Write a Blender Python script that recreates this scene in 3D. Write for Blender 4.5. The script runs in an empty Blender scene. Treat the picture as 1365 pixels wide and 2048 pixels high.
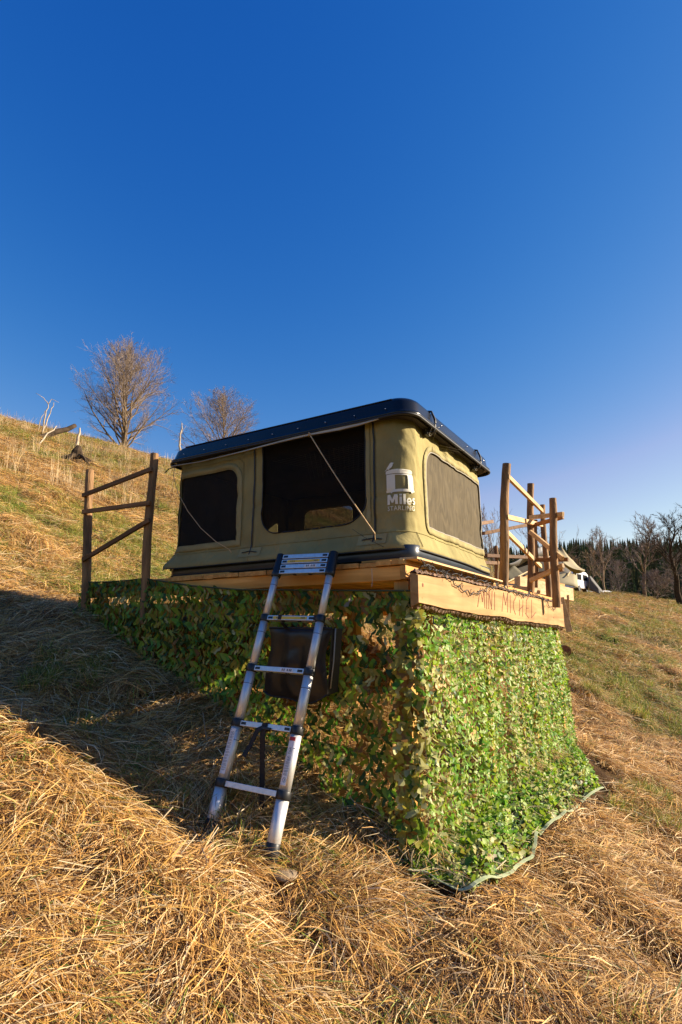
import bpy, bmesh, math, random
import numpy as np
from mathutils import Vector, Matrix, Euler
from mathutils.geometry import delaunay_2d_cdt
random.seed(7)
R = math.radians
sc = bpy.context.scene
COL = sc.collection

# ------------------------------------------------------------------ camera
FPX = 1100.0                      # focal length in pixels of the 1365 x 2048 photograph
PITCH = R(12.6); YAW = R(32.18)
CAM = np.array([1.3402, -2.8869, -0.4311])
cam_d = bpy.data.cameras.new('camera'); cam_o = bpy.data.objects.new('camera', cam_d); COL.objects.link(cam_o)
cam_d.sensor_fit = 'VERTICAL'; cam_d.sensor_height = 36.0; cam_d.lens = 36.0*FPX/2048
cam_d.clip_start = 0.05; cam_d.clip_end = 4000
cam_o.location = CAM.tolist()
cam_o.rotation_euler = (math.pi/2+PITCH, 0, YAW)
sc.camera = cam_o
sc.render.resolution_x = 682; sc.render.resolution_y = 1024

# ------------------------------------------------------------------ sun, sky, exposure
SUN = Vector((1.0, 0.70, 0.49)).normalized()       # direction towards the sun
sun_d = bpy.data.lights.new('sun', 'SUN'); sun_d.energy = 5.0; sun_d.angle = R(0.5); sun_d.color = (1.0, 0.86, 0.66)
sun_o = bpy.data.objects.new('sun', sun_d); COL.objects.link(sun_o)
sun_o.rotation_euler = SUN.to_track_quat('Z', 'Y').to_euler(); sun_o.location = (20, 16, 10)
world = bpy.data.worlds.new('World'); sc.world = world; world.use_nodes = True
wn = world.node_tree.nodes; wl = world.node_tree.links
wn.clear()
wo = wn.new('ShaderNodeOutputWorld'); wb = wn.new('ShaderNodeBackground'); sky = wn.new('ShaderNodeTexSky')
sky.sky_type = 'NISHITA'; sky.sun_disc = False
sky.sun_elevation = math.asin(SUN.z); sky.sun_rotation = math.atan2(SUN.x, SUN.y)
sky.altitude = 600; sky.air_density = 1.0; sky.dust_density = 0.35; sky.ozone_density = 2.2
hs = wn.new('ShaderNodeHueSaturation'); hs.inputs['Saturation'].default_value = 1.2
wb.inputs['Strength'].default_value = 0.066
# deeper zenith and paler horizon, as a polarised clear sky shows them (a tone curve per channel, same in every direction)
SKYK = 0.164
sep = wn.new('ShaderNodeSeparateColor'); com = wn.new('ShaderNodeCombineColor')
wl.new(sky.outputs[0], hs.inputs['Color']); wl.new(hs.outputs[0], sep.inputs[0])
for ch, (ex, gn, cap) in enumerate(((2.4, 17.0, 1.8), (1.25, 1.38, 1.22), (.62, .95, 1.5))):
    def mth(op, a, b):
        n_ = wn.new('ShaderNodeMath'); n_.operation = op
        if hasattr(a, 'links'): wl.new(a, n_.inputs[0])
        else: n_.inputs[0].default_value = a
        if hasattr(b, 'links'): wl.new(b, n_.inputs[1])
        else: n_.inputs[1].default_value = b
        return n_.outputs[0]
    x_ = mth('MULTIPLY', sep.outputs[ch], SKYK)
    y_ = mth('MULTIPLY', mth('POWER', x_, ex), gn)
    y_ = mth('MINIMUM', y_, mth('MULTIPLY', x_, cap))
    wl.new(mth('DIVIDE', y_, SKYK), com.inputs[ch])
wl.new(com.outputs[0], wb.inputs['Color']); wl.new(wb.outputs[0], wo.inputs[0])
sc.view_settings.view_transform = 'Standard'; sc.view_settings.look = 'None'
sc.view_settings.gamma = 1; sc.view_settings.use_curve_mapping = False
sc.view_settings.exposure = 1.27
sc.render.engine = 'CYCLES'
sc.cycles.max_bounces = 6; sc.cycles.diffuse_bounces = 3; sc.cycles.glossy_bounces = 3; sc.cycles.transmission_bounces = 3; sc.cycles.transparent_max_bounces = 12
sc.cycles.caustics_reflective = False; sc.cycles.caustics_refractive = False

# ------------------------------------------------------------------ pixel rays (photograph pixels -> places in the world)
_cp, _sp = math.cos(PITCH), math.sin(PITCH)
_fw = np.array([-math.sin(YAW), math.cos(YAW), 0.0]); _rt = np.array([math.cos(YAW), math.sin(YAW), 0.0]); _up = np.array([0, 0, 1.0])
_F = _fw*_cp+_up*_sp; _U = -_fw*_sp+_up*_cp
def ray(px, py): return _F+_rt*((px-682.5)/FPX)-_U*((py-1024)/FPX)
def onx(px, py, X): r = ray(px, py); return CAM+r*(X-CAM[0])/r[0]
def ony(px, py, Y): r = ray(px, py); return CAM+r*(Y-CAM[1])/r[1]
def atd(px, py, d): r = ray(px, py); return CAM+r*d/math.hypot(r[0], r[1])

# ------------------------------------------------------------------ noise
_rs = np.random.RandomState(5)
_perm = np.concatenate([_rs.permutation(512)]*2)
_g = _rs.rand(512)*2-1
def vnoise(x, y, seed=0):
    x = np.asarray(x, float)+seed*17.31; y = np.asarray(y, float)-seed*9.77
    xi = np.floor(x).astype(int); yi = np.floor(y).astype(int)
    fx = x-xi; fy = y-yi
    fx = fx*fx*fx*(fx*(fx*6-15)+10); fy = fy*fy*fy*(fy*(fy*6-15)+10)
    def h(a, b): return _g[_perm[(_perm[a & 511]+b) & 511]]
    return (h(xi, yi)*(1-fx)+h(xi+1, yi)*fx)*(1-fy)+(h(xi, yi+1)*(1-fx)+h(xi+1, yi+1)*fx)*fy
def fbm(x, y, o=4, seed=0):
    s = 0; a = 1.0; t = 0
    for i in range(o):
        s = s+a*vnoise(np.asarray(x)*2**i, np.asarray(y)*2**i, seed+i*3); t += a; a *= .5
    return s/t
def sstep(a, b, x):
    t = np.clip((np.asarray(x, float)-a)/(b-a), 0, 1); return t*t*(3-2*t)

# ------------------------------------------------------------------ terrain
def ghrough(x, y):
    x = np.asarray(x, float); y = np.asarray(y, float)
    u = -x
    z = np.interp(u, [-40, -8, 0, 3.0, 4.3, 5.6, 15, 400], [-9.0, -3.2, 0, 1.26, 1.50, 1.98, 6.55, 168.2])
    z = z-1.5
    yy = np.clip(y-4.0, 0, 60)
    z = z+0.115*(np.sqrt(yy*yy+1.0)-1.0)
    # the bank drops towards the viewer in front of the platform
    drop = 0.24*sstep(-0.05, -1.1, y)*sstep(4.2, 2.4, np.abs(x+.3))
    z = z-drop
    dx = x-CAM[0]; dy = y-CAM[1]; r = np.sqrt(dx*dx+dy*dy)
    az = np.degrees(np.arctan2(dx*_rt[0]+dy*_rt[1], dx*_fw[0]+dy*_fw[1]))     # 0 = ahead, + = right
    wr = sstep(-5, 15, az)*sstep(150, 110, az)
    kl = .0024*np.clip(r-16, 0, None)**2
    kr = np.interp(az, [19, 31], [.0017, .0008])*np.clip(r-6, 0, None)**2
    z = z-(kl*(1-wr)+kr*wr)
    far = -9+.055*np.clip(r, 0, 260)+np.clip(r-230, 0, 260)*.232+np.clip(r-490, 0, 300)*.05
    far = np.minimum(far, 75)
    far = far+6*fbm(x/120., y/120., 3, 40)*sstep(150, 300, r)
    k = 3.0
    m = np.maximum(z, far)
    z = np.where(np.abs(z-far) < 12, m+np.log1p(np.exp(-np.abs(z-far)/k))*k*sstep(25, 60, r), m)
    return z, r, az
def gh(x, y, fine=True):
    x = np.asarray(x, float); y = np.asarray(y, float)
    z, r, az = ghrough(x, y)
    near = sstep(90, 20, r)
    z = z+.10*fbm(x*.35, y*.35, 3, 3)*near+.22*fbm(x*.12, y*.12, 2, 8)*sstep(6, 14, r)*near
    # mounds and hollows of the bank
    def b(cx, cy, sx, sy, h): return h*np.exp(-((x-cx)/sx)**2-((y-cy)/sy)**2)
    z = z+b(-1.5, -1.50, .75, .42, .20)+b(-.75, -1.1, .30, .16, .09)+b(-.55, -.80, .16, .12, .07)-b(-.86, -.76, .20, .17, .15)-b(-.44, -.70, .17, .17, .085)-b(.1, .2, .7, .9, .05)
    z = z+b(.3, -1.2, .5, .25, .05)
    if fine:
        w = sstep(40, 14, r)*(1+.9*sstep(6, 14, r))
        rid = 1-np.abs(fbm(x*1.3+.3*y, y*2.6, 3, 11))*2
        z = z+(.055*rid*rid+.095*fbm(x*2.9, y*3.2, 3, 21)-.035)*w
    return z
def hit(px, py, dmax=500):
    r = ray(px, py); n = math.hypot(r[0], r[1]); r = r/n
    t = np.concatenate([np.arange(1, 12, .02), np.arange(12, dmax, .2)])
    P = CAM[None, :]+t[:, None]*r[None, :]
    d = P[:, 2]-gh(P[:, 0], P[:, 1])
    i = int(np.argmax(d < 0))
    return P[i] if d[i] < 0 else P[-1]
def green(x, y):
    dx = np.asarray(x)-CAM[0]; dy = np.asarray(y)-CAM[1]; r = np.sqrt(dx*dx+dy*dy)
    g = fbm(np.asarray(x)*.55, np.asarray(y)*.8, 4, 60)
    bias = np.interp(r, [2, 3.5, 5, 8, 16, 60], [-.28, -.27, -.13, .06, .18, .26])
    return g+bias

# ------------------------------------------------------------------ object helpers
def tag(o, label=None, cat=None, group=None, kind=None):
    if label: o['label'] = label
    if cat: o['category'] = cat
    if group: o['group'] = group
    if kind: o['kind'] = kind
    return o
def thing(name, label, cat, loc=(0, 0, 0), group=None):
    o = bpy.data.objects.new(name, None); COL.objects.link(o); o.location = tuple(float(v) for v in loc); o.empty_display_size = .1
    return tag(o, label, cat, group)
def worldloc(o):
    v = Vector((0, 0, 0))
    while o is not None:
        v = v+o.location; o = o.parent
    return v
class MB:
    def __init__(s): s.v = []; s.f = []; s.c = []; s.n = 0
    def add(s, verts, faces, col=None):
        verts = np.asarray(verts, float).reshape(-1, 3); b = s.n
        s.v.append(verts); s.n += len(verts)
        s.f += [tuple(int(i)+b for i in f) for f in faces]
        if col is not None: s.c.append(np.tile(np.asarray(col, float)[:3], (len(verts), 1)) if np.ndim(col) == 1 else np.asarray(col, float))
        return s
    def box(s, lo, hi, jit=0):
        x0, y0, z0 = lo; x1, y1, z1 = hi
        v = [(x0, y0, z0), (x1, y0, z0), (x1, y1, z0), (x0, y1, z0), (x0, y0, z1), (x1, y0, z1), (x1, y1, z1), (x0, y1, z1)]
        return s.add(v, [(0, 3, 2, 1), (4, 5, 6, 7), (0, 1, 5, 4), (1, 2, 6, 5), (2, 3, 7, 6), (3, 0, 4, 7)])
    def beam(s, p0, p1, w, h, up=(0, 0, 1), nseg=1):
        p0 = Vector(p0); p1 = Vector(p1); d = (p1-p0).normalized(); up = Vector(up)
        a = d.cross(up).normalized(); b = a.cross(d).normalized()
        vs = []
        for i in range(nseg+1):
            q = p0.lerp(p1, i/nseg)
            for sx, sz in ((-1, -1), (1, -1), (1, 1), (-1, 1)): vs.append(q+a*(w/2*sx)+b*(h/2*sz))
        fs = [(3, 2, 1, 0), tuple(4*nseg+k for k in range(4))]
        for i in range(nseg):
            for k in range(4): fs.append((4*i+k, 4*i+(k+1) % 4, 4*i+4+(k+1) % 4, 4*i+4+k))
        return s.add([tuple(v) for v in vs], fs)
    def tube(s, pts, rad, n=6, cap=True, col=None):
        pts = np.asarray(pts, float); m = len(pts)
        rad = np.full(m, rad, float) if np.ndim(rad) == 0 else np.asarray(rad, float)
        T = np.gradient(pts, axis=0); T /= np.linalg.norm(T, axis=1)[:, None]+1e-9
        ref = np.array([0, 0, 1.0]) if abs(T[0][2]) < .9 else np.array([1.0, 0, 0])
        A = np.cross(T, ref); A /= np.linalg.norm(A, axis=1)[:, None]+1e-9
        B = np.cross(T, A)
        th = np.arange(n)*2*math.pi/n
        V = pts[:, None, :]+rad[:, None, None]*(np.cos(th)[None, :, None]*A[:, None, :]+np.sin(th)[None, :, None]*B[:, None, :])
        fs = []
        for i in range(m-1):
            for k in range(n):
                fs.append((i*n+k, i*n+(k+1) % n, (i+1)*n+(k+1) % n, (i+1)*n+k))
        if cap:
            fs.append(tuple(range(n-1, -1, -1))); fs.append(tuple((m-1)*n+k for k in range(n)))
        return s.add(V.reshape(-1, 3), fs, col)
    def build(s, name, mat, parent=None, smooth=False, bevel=0, xform=None):
        V = np.concatenate(s.v) if s.v else np.zeros((0, 3))
        if xform is not None: V = xform(V)
        if parent is not None:
            V = V-np.array(worldloc(parent))
        me = bpy.data.meshes.new(name); me.from_pydata(V.tolist(), [], s.f); me.update()
        if s.c and sum(len(c) for c in s.c) == len(V):
            a = me.color_attributes.new('col', 'FLOAT_COLOR', 'POINT')
            C4 = np.ones((len(V), 4)); C4[:, :3] = np.concatenate(s.c); a.data.foreach_set('color', C4.ravel())
        if isinstance(mat, (list, tuple)):
            for m in mat: me.materials.append(m)
        else: me.materials.append(mat)
        if smooth: me.polygons.foreach_set('use_smooth', [True]*len(me.polygons))
        o = bpy.data.objects.new(name, me); COL.objects.link(o)
        if parent is not None: o.parent = parent
        if bevel:
            bm_ = o.modifiers.new('bevel', 'BEVEL'); bm_.width = bevel; bm_.segments = 2; bm_.limit_method = 'ANGLE'; bm_.angle_limit = R(40)
        return o

# ------------------------------------------------------------------ materials
MATS = {}
def nm(name):
    m = bpy.data.materials.new(name); m.use_nodes = True; MATS[name] = m
    nt = m.node_tree; p = nt.nodes['Principled BSDF']; return m, nt, p
def simple(name, c, rough=.6, metal=0, var=.15, scale=8, bump=0, bscale=60, spec=.5, coat=0, stretch=(1, 1, 1), c2=None):
    m, nt, p = nm(name); N = nt.nodes; L = nt.links
    p.inputs['Roughness'].default_value = rough; p.inputs['Metallic'].default_value = metal
    p.inputs['Specular IOR Level'].default_value = spec; p.inputs['Coat Weight'].default_value = coat
    tc = N.new('ShaderNodeTexCoord'); mp = N.new('ShaderNodeMapping'); mp.inputs['Scale'].default_value = stretch
    L.new(tc.outputs['Object'], mp.inputs['Vector'])
    nz = N.new('ShaderNodeTexNoise'); nz.inputs['Scale'].default_value = scale; nz.inputs['Detail'].default_value = 5
    L.new(mp.outputs[0], nz.inputs['Vector'])
    rp = N.new('ShaderNodeValToRGB')
    c = np.array(c, float); a = c*(1-var) if c2 is None else np.array(c2, float); b = c*(1+var) if c2 is None else c
    rp.color_ramp.elements[0].position = .32; rp.color_ramp.elements[1].position = .68
    rp.color_ramp.elements[0].color = (*a, 1); rp.color_ramp.elements[1].color = (*b, 1)
    L.new(nz.outputs['Fac'], rp.inputs[0]); L.new(rp.outputs[0], p.inputs['Base Color'])
    if bump:
        n2 = N.new('ShaderNodeTexNoise'); n2.inputs['Scale'].default_value = bscale; n2.inputs['Detail'].default_value = 4
        L.new(mp.outputs[0], n2.inputs['Vector'])
        bp = N.new('ShaderNodeBump'); bp.inputs['Strength'].default_value = bump; bp.inputs['Distance'].default_value = .01
        L.new(n2.outputs['Fac'], bp.inputs['Height']); L.new(bp.outputs[0], p.inputs['Normal'])
    return m
def wood(name, axis, light, dark, rough=.65, ring=26):
    """sawn timber: grain runs along axis (0, 1, 2) of object space, with knots"""
    m, nt, p = nm(name); N = nt.nodes; L = nt.links
    p.inputs['Roughness'].default_value = rough; p.inputs['Specular IOR Level'].default_value = .3
    tc = N.new('ShaderNodeTexCoord'); mp = N.new('ShaderNodeMapping')
    s = [1.0, 1.0, 1.0]; s[axis] = .07; mp.inputs['Scale'].default_value = s
    oi = N.new('ShaderNodeObjectInfo'); ml = N.new('ShaderNodeMath'); ml.operation = 'MULTIPLY'; ml.inputs[1].default_value = 37
    L.new(oi.outputs['Random'], ml.inputs[0]); L.new(ml.outputs[0], mp.inputs['Location'])
    L.new(tc.outputs['Object'], mp.inputs['Vector'])
    nz = N.new('ShaderNodeTexNoise'); nz.inputs['Scale'].default_value = ring; nz.inputs['Detail'].default_value = 6; nz.inputs['Distortion'].default_value = .6
    L.new(mp.outputs[0], nz.inputs['Vector'])
    n3 = N.new('ShaderNodeTexNoise'); n3.inputs['Scale'].default_value = 3.5; L.new(tc.outputs['Object'], n3.inputs['Vector'])
    rp = N.new('ShaderNodeValToRGB'); e = rp.color_ramp.elements
    e[0].position = .33; e[1].position = .62; e[0].color = (*dark, 1); e[1].color = (*light, 1)
    L.new(nz.outputs['Fac'], rp.inputs[0])
    mx = N.new('ShaderNodeMix'); mx.data_type = 'RGBA'; mx.blend_type = 'MULTIPLY'; mx.inputs[0].default_value = .55
    r2 = N.new('ShaderNodeValToRGB'); r2.color_ramp.elements[0].position = .3; r2.color_ramp.elements[1].position = .6
    r2.color_ramp.elements[0].color = (.62, .52, .42, 1); r2.color_ramp.elements[1].color = (1, 1, 1, 1)
    L.new(n3.outputs['Fac'], r2.inputs[0]); L.new(rp.outputs[0], mx.inputs[6]); L.new(r2.outputs[0], mx.inputs[7])
    hv = N.new('ShaderNodeHueSaturation'); m2 = N.new('ShaderNodeMapRange'); m2.inputs[3].default_value = .78; m2.inputs[4].default_value = 1.15
    L.new(oi.outputs['Random'], m2.inputs[0]); L.new(m2.outputs[0], hv.inputs['Value']); L.new(mx.outputs[2], hv.inputs['Color'])
    L.new(hv.outputs[0], p.inputs['Base Color'])
    bp = N.new('ShaderNodeBump'); bp.inputs['Strength'].default_value = .6; bp.inputs['Distance'].default_value = .005
    L.new(nz.outputs['Fac'], bp.inputs['Height']); L.new(bp.outputs[0], p.inputs['Normal'])
    return m
def vcol(name, rough=.6, trans=0.0, var=.25, hue=.0, spec=.3, gain=1.0):
    m, nt, p = nm(name); N = nt.nodes; L = nt.links
    p.inputs['Roughness'].default_value = rough; p.inputs['Specular IOR Level'].default_value = spec
    at = N.new('ShaderNodeAttribute'); at.attribute_name = 'col'
    oi = N.new('ShaderNodeObjectInfo'); mr = N.new('ShaderNodeMapRange'); mr.inputs[3].default_value = (1-var)*gain; mr.inputs[4].default_value = (1+var)*gain
    L.new(oi.outputs['Random'], mr.inputs[0])
    hv = N.new('ShaderNodeHueSaturation'); L.new(mr.outputs[0], hv.inputs['Value']); L.new(at.outputs['Color'], hv.inputs['Color'])
    L.new(hv.outputs[0], p.inputs['Base Color'])
    if trans:
        tr = N.new('ShaderNodeBsdfTranslucent'); L.new(hv.outputs[0], tr.inputs['Color'])
        ms = N.new('ShaderNodeMixShader'); ms.inputs[0].default_value = trans
        L.new(p.outputs[0], ms.inputs[1]); L.new(tr.outputs[0], ms.inputs[2]); L.new(ms.outputs[0], N['Material Output'].inputs['Surface'])
    return m
PINE = dict(light=(.70, .39, .11), dark=(.48, .22, .05))
W_X = wood('sawn_timber_x', 0, (.78, .42, .11), (.56, .26, .05)); W_Y = wood('sawn_timber_y', 1, **PINE); W_Z = wood('sawn_timber_z', 2, **PINE)
W_PALE = wood('pale_sawn_timber', 1, (.68, .47, .24), (.52, .31, .13))
W_SLAB = wood('slab_timber', 1, (.47, .29, .115), (.33, .17, .055), ring=18)
W_BROWN = wood('stained_batten', 0, (.26, .13, .05), (.15, .07, .025))
M_POST = simple('peeled_pole', (.24, .13, .052), .85, var=.5, scale=22, bump=1.0, bscale=55, stretch=(1, 1, .15))
M_BARK = simple('slab_bark', (.20, .12, .075), .95, var=.5, scale=30, bump=1.0, bscale=60)
M_CUT = simple('cut_wood_end', (.50, .32, .16), .8, var=.2, scale=20)
# ------------------------------------------------------------------ ground material and mesh
def ground_material():
    m, nt, p = nm('hillside_soil'); N = nt.nodes; L = nt.links
    p.inputs['Roughness'].default_value = .95; p.inputs['Specular IOR Level'].default_value = .1
    at = N.new('ShaderNodeAttribute'); at.attribute_name = 'col'
    tc = N.new('ShaderNodeTexCoord')
    n1 = N.new('ShaderNodeTexNoise'); n1.inputs['Scale'].default_value = 3.5; n1.inputs['Detail'].default_value = 8; n1.inputs['Roughness'].default_value = .7
    L.new(tc.outputs['Object'], n1.inputs['Vector'])
    r = N.new('ShaderNodeValToRGB'); r.color_ramp.elements[0].position = .3; r.color_ramp.elements[1].position = .7
    r.color_ramp.elements[0].color = (.45, .42, .4, 1); r.color_ramp.elements[1].color = (1.35, 1.3, 1.25, 1)
    L.new(n1.outputs['Fac'], r.inputs[0])
    mx = N.new('ShaderNodeMix'); mx.data_type = 'RGBA'; mx.blend_type = 'MULTIPLY'; mx.inputs[0].default_value = 1
    L.new(at.outputs['Color'], mx.inputs[6]); L.new(r.outputs[0], mx.inputs[7]); L.new(mx.outputs[2], p.inputs['Base Color'])
    n2 = N.new('ShaderNodeTexNoise'); n2.inputs['Scale'].default_value = 45; n2.inputs['Detail'].default_value = 6
    L.new(tc.outputs['Object'], n2.inputs['Vector'])
    bp = N.new('ShaderNodeBump'); bp.inputs['Strength'].default_value = .8; bp.inputs['Distance'].default_value = .02
    L.new(n2.outputs['Fac'], bp.inputs['Height']); L.new(bp.outputs[0], p.inputs['Normal'])
    return m
def build_ground():
    ring = [.35]
    while ring[-1] < 1500: ring.append(ring[-1]*1.0165)
    ring = np.array(ring)
    az = np.concatenate([np.linspace(-62, 62, 430), np.linspace(64, 296, 90)])
    a = np.radians(az)
    Rr, Aa = np.meshgrid(ring, a, indexing='ij')
    X = CAM[0]+Rr*(np.sin(Aa)*_rt[0]+np.cos(Aa)*_fw[0]); Y = CAM[1]+Rr*(np.sin(Aa)*_rt[1]+np.cos(Aa)*_fw[1])
    Z = gh(X, Y)
    nr, na = X.shape
    V = np.stack([X, Y, Z], -1).reshape(-1, 3)
    V = np.concatenate([V, [[CAM[0], CAM[1], float(gh(CAM[0], CAM[1]))]]])
    i = np.arange(nr-1)[:, None]; j = np.arange(na)[None, :]; j2 = (j+1) % na
    q = np.stack([i*na+j, i*na+j2, (i+1)*na+j2, (i+1)*na+j], -1).reshape(-1, 4)[:, ::-1]
    me = bpy.data.meshes.new('hillside')
    nq = len(q); tri = np.stack([np.full(na, len(V)-1), (np.arange(na)+1) % na, np.arange(na)], -1)[:, ::-1]
    me.vertices.add(len(V)); me.vertices.foreach_set('co', V.ravel())
    me.loops.add(nq*4+na*3); me.loops.foreach_set('vertex_index', np.concatenate([q.ravel(), tri.ravel()]))
    me.polygons.add(nq+na)
    me.polygons.foreach_set('loop_start', np.concatenate([np.arange(nq)*4, nq*4+np.arange(na)*3]))
    me.update(calc_edges=True); me.validate()
    me.polygons.foreach_set('use_smooth', [True]*len(me.polygons))
    g = green(V[:, 0], V[:, 1]); r = np.hypot(V[:, 0]-CAM[0], V[:, 1]-CAM[1])
    soil = np.array([.060, .030, .012]); straw = np.array([.30, .185, .07]); grass = np.array([.10, .125, .02]); forest = np.array([.035, .028, .012])
    meadow = np.array([.16, .17, .05])
    w = sstep(3, 20, r)[:, None]; C = soil*(1-w)+straw*w
    gm = (sstep(.0, .3, g)*sstep(2.5, 10, r))[:, None]; C = C*(1-gm)+grass*gm
    f = sstep(60, 90, r)[:, None]; C = C*(1-f)+meadow*f
    f = sstep(215, 240, r)[:, None]; C = C*(1-f)+forest*f
    at = me.color_attributes.new('col', 'FLOAT_COLOR', 'POINT'); C4 = np.ones((len(V), 4)); C4[:, :3] = C; at.data.foreach_set('color', C4.ravel())
    me.materials.append(ground_material())
    o = bpy.data.objects.new('hillside', me); COL.objects.link(o)
    tag(o, 'steep grassy hillside falling away to the right', kind='structure')
build_ground()

# ------------------------------------------------------------------ scattered straw and grass
M_STRAW = vcol('dry_straw', .6, .22, .22, spec=.35)
M_GRASS = vcol('green_grass', .6, .35, .25)
M_CONI = vcol('conifer_needles', .9, .1, .35, spec=.1)
def variant(name, mb, mat):
    V = np.concatenate(mb.v); me = bpy.data.meshes.new(name); me.from_pydata(V.tolist(), [], mb.f); me.update()
    a = me.color_attributes.new('col', 'FLOAT_COLOR', 'POINT'); C4 = np.ones((len(V), 4)); C4[:, :3] = np.concatenate(mb.c); a.data.foreach_set('color', C4.ravel())
    me.materials.append(mat)
    return bpy.data.objects.new(name, me)
def blade(mb, p, d, L, w, lift, droop, col, nseg=3, rs=random):
    """a flat bent blade from p heading in direction angle d, rising then falling"""
    side = d+math.pi/2; cx, cy = math.cos(d), math.sin(d); sx, sy = math.cos(side), math.sin(side)
    tw = rs.uniform(-.6, .6); bend = rs.uniform(-.35, .35)
    vs = []; fs = []
    for i in range(nseg+1):
        t = i/nseg; dd = L*t; off = bend*L*t*t
        z = p[2]+lift*L*(t*(2.0-t)) - droop*L*t*t
        ww = w*(1-.75*t)*.5
        ct, st = math.cos(tw), math.sin(tw)
        bx = p[0]+cx*dd+sx*off; by = p[1]+cy*dd+sy*off
        vs += [(bx-sx*ww*ct, by-sy*ww*ct, z-ww*st), (bx+sx*ww*ct, by+sy*ww*ct, z+ww*st)]
        if i: fs.append((2*i-2, 2*i, 2*i+1, 2*i-1))
    mb.add(vs, fs, col)
STRAWS = [(.64, .385, .12), (.71, .47, .19), (.52, .28, .08), (.76, .57, .31), (.40, .20, .055), (.58, .33, .075), (.24, .12, .04), (.14, .07, .025), (.30, .15, .04)]
GREENS = [(.17, .22, .022), (.25, .28, .04), (.11, .16, .02), (.32, .31, .06)]
def scol(rs, g=0.0):
    c = np.array(rs.choice(GREENS) if rs.random() < g else rs.choice(STRAWS)); return c*rs.uniform(.80, 1.28)
def make_variants():
    out = {}
    rs = random.Random(3)
    def mats(n, gr, nb, L0, L1, w, spread, rad, lift, nseg=3):
        res = []
        for k in range(n):
            mb = MB()
            for i in range(nb):
                rr = rad*math.sqrt(rs.random()); th = rs.uniform(0, 6.28)
                blade(mb, (rr*math.cos(th), rr*math.sin(th), rs.uniform(-.012, .03)), rs.gauss(0, spread), rs.uniform(L0, L1), rs.uniform(.6, 1.3)*w, rs.uniform(0, lift), rs.uniform(0, lift*.9), scol(rs, gr), nseg, rs)
            res.append(mb)
        return res
    out['mat'] = [variant('straw_mat', m, M_STRAW) for m in mats(7, .03, 80, .07, .20, .0046, .80, .15, .34)]
    out['gmat'] = [variant('mixed_mat', m, M_STRAW) for m in mats(5, .45, 74, .06, .18, .0048, .9, .15, .5)]
    tf = []
    for k in range(6):
        mb = MB()
        for i in range(60):
            th = rs.gauss(0, .75); rr = .05*rs.random()
            blade(mb, (rr*math.cos(th*3), rr*math.sin(th*5), 0), th, rs.uniform(.12, .32), rs.uniform(.0028, .0048), rs.uniform(.35, .75), rs.uniform(.75, 1.35), scol(rs, .06), 5, rs)
        tf.append(variant('straw_tussock', mb, M_STRAW))
    out['tuft'] = tf
    gt = []
    for k in range(4):
        mb = MB()
        for i in range(70):
            th = rs.uniform(0, 6.28); rr = .09*math.sqrt(rs.random())
            blade(mb, (rr*math.cos(th*3), rr*math.sin(th*3), 0), th, rs.uniform(.03, .08), rs.uniform(.0022, .0045), rs.uniform(1.0, 1.8), rs.uniform(.1, .8), scol(rs, .85), 3, rs)
        gt.append(variant('grass_tuft', mb, M_GRASS))
    out['green'] = gt
    st = []
    for k in range(6):
        mb = MB(); L = rs.uniform(.25, .6); z = 0; pts = []
        a = 0
        for i in range(6):
            pts.append((L*(i/5-.5), .06*math.sin(i*1.3+k)*L, .012+.02*math.sin(i*.9+k))); 
        mb.tube(pts, np.linspace(.0022, .0009, 6)*rs.uniform(.8, 1.5), 4, col=np.array((.72, .56, .33))*rs.uniform(.6, 1.1))
        st.append(variant('dry_stem', mb, M_STRAW))
    out['stick'] = st
    up = []
    for k in range(5):
        mb = MB()
        for i in range(12):
            x, y = rs.gauss(0, .16), rs.gauss(0, .16); h = rs.uniform(.2, .6); lx, ly = rs.gauss(0, .16), rs.gauss(0, .16)
            c = np.array((.58, .43, .24))*rs.uniform(.5, 1.1)
            mb.tube([(x, y, 0), (x+lx*h*.4, y+ly*h*.4, h*.55), (x+lx*h*1.2, y+ly*h*1.2, h)], [.004, .003, .0012], 3, col=c)
            if rs.random() < .6:
                blade(mb, (x+lx*h*.4, y+ly*h*.4, h*.5), rs.uniform(0, 6.28), rs.uniform(.1, .25), .006, .6, 1.4, c*.9, 4, rs)
        up.append(variant('dead_stalks', mb, M_STRAW))
    out['stalk'] = up
    cn = []
    for k in range(3):
        mb = MB(); H = 1.0; nl = 13
        base = np.array([(.055, .075, .026), (.075, .090, .030), (.10, .085, .03)][k])
        for l in range(nl):
            t = l/nl; z0 = .08+.9*t; rr = .17*(1-t)**.85+.012; n = 9; vs = [(0, 0, z0+.10)]; fs = []
            ph = rs.random()*6
            for i in range(n*2):
                a = ph+i*math.pi/n; q = rr*(rs.uniform(.85, 1.2) if i % 2 == 0 else .45)
                vs.append((q*math.cos(a), q*math.sin(a), z0-(.045 if i % 2 == 0 else .0)*rs.uniform(.6, 1.4)))
            for i in range(n*2): fs.append((0, 1+i, 1+(i+1) % (2*n)))
            mb.add(vs, fs, base*rs.uniform(.75, 1.25))
        mb.tube([(0, 0, 0), (0, 0, .95)], [.014, .002], 4, col=(.05, .03, .02))
        cn.append(variant('conifer', mb, M_CONI))
    out['conifer'] = cn
    return out
VAR = make_variants()
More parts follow.
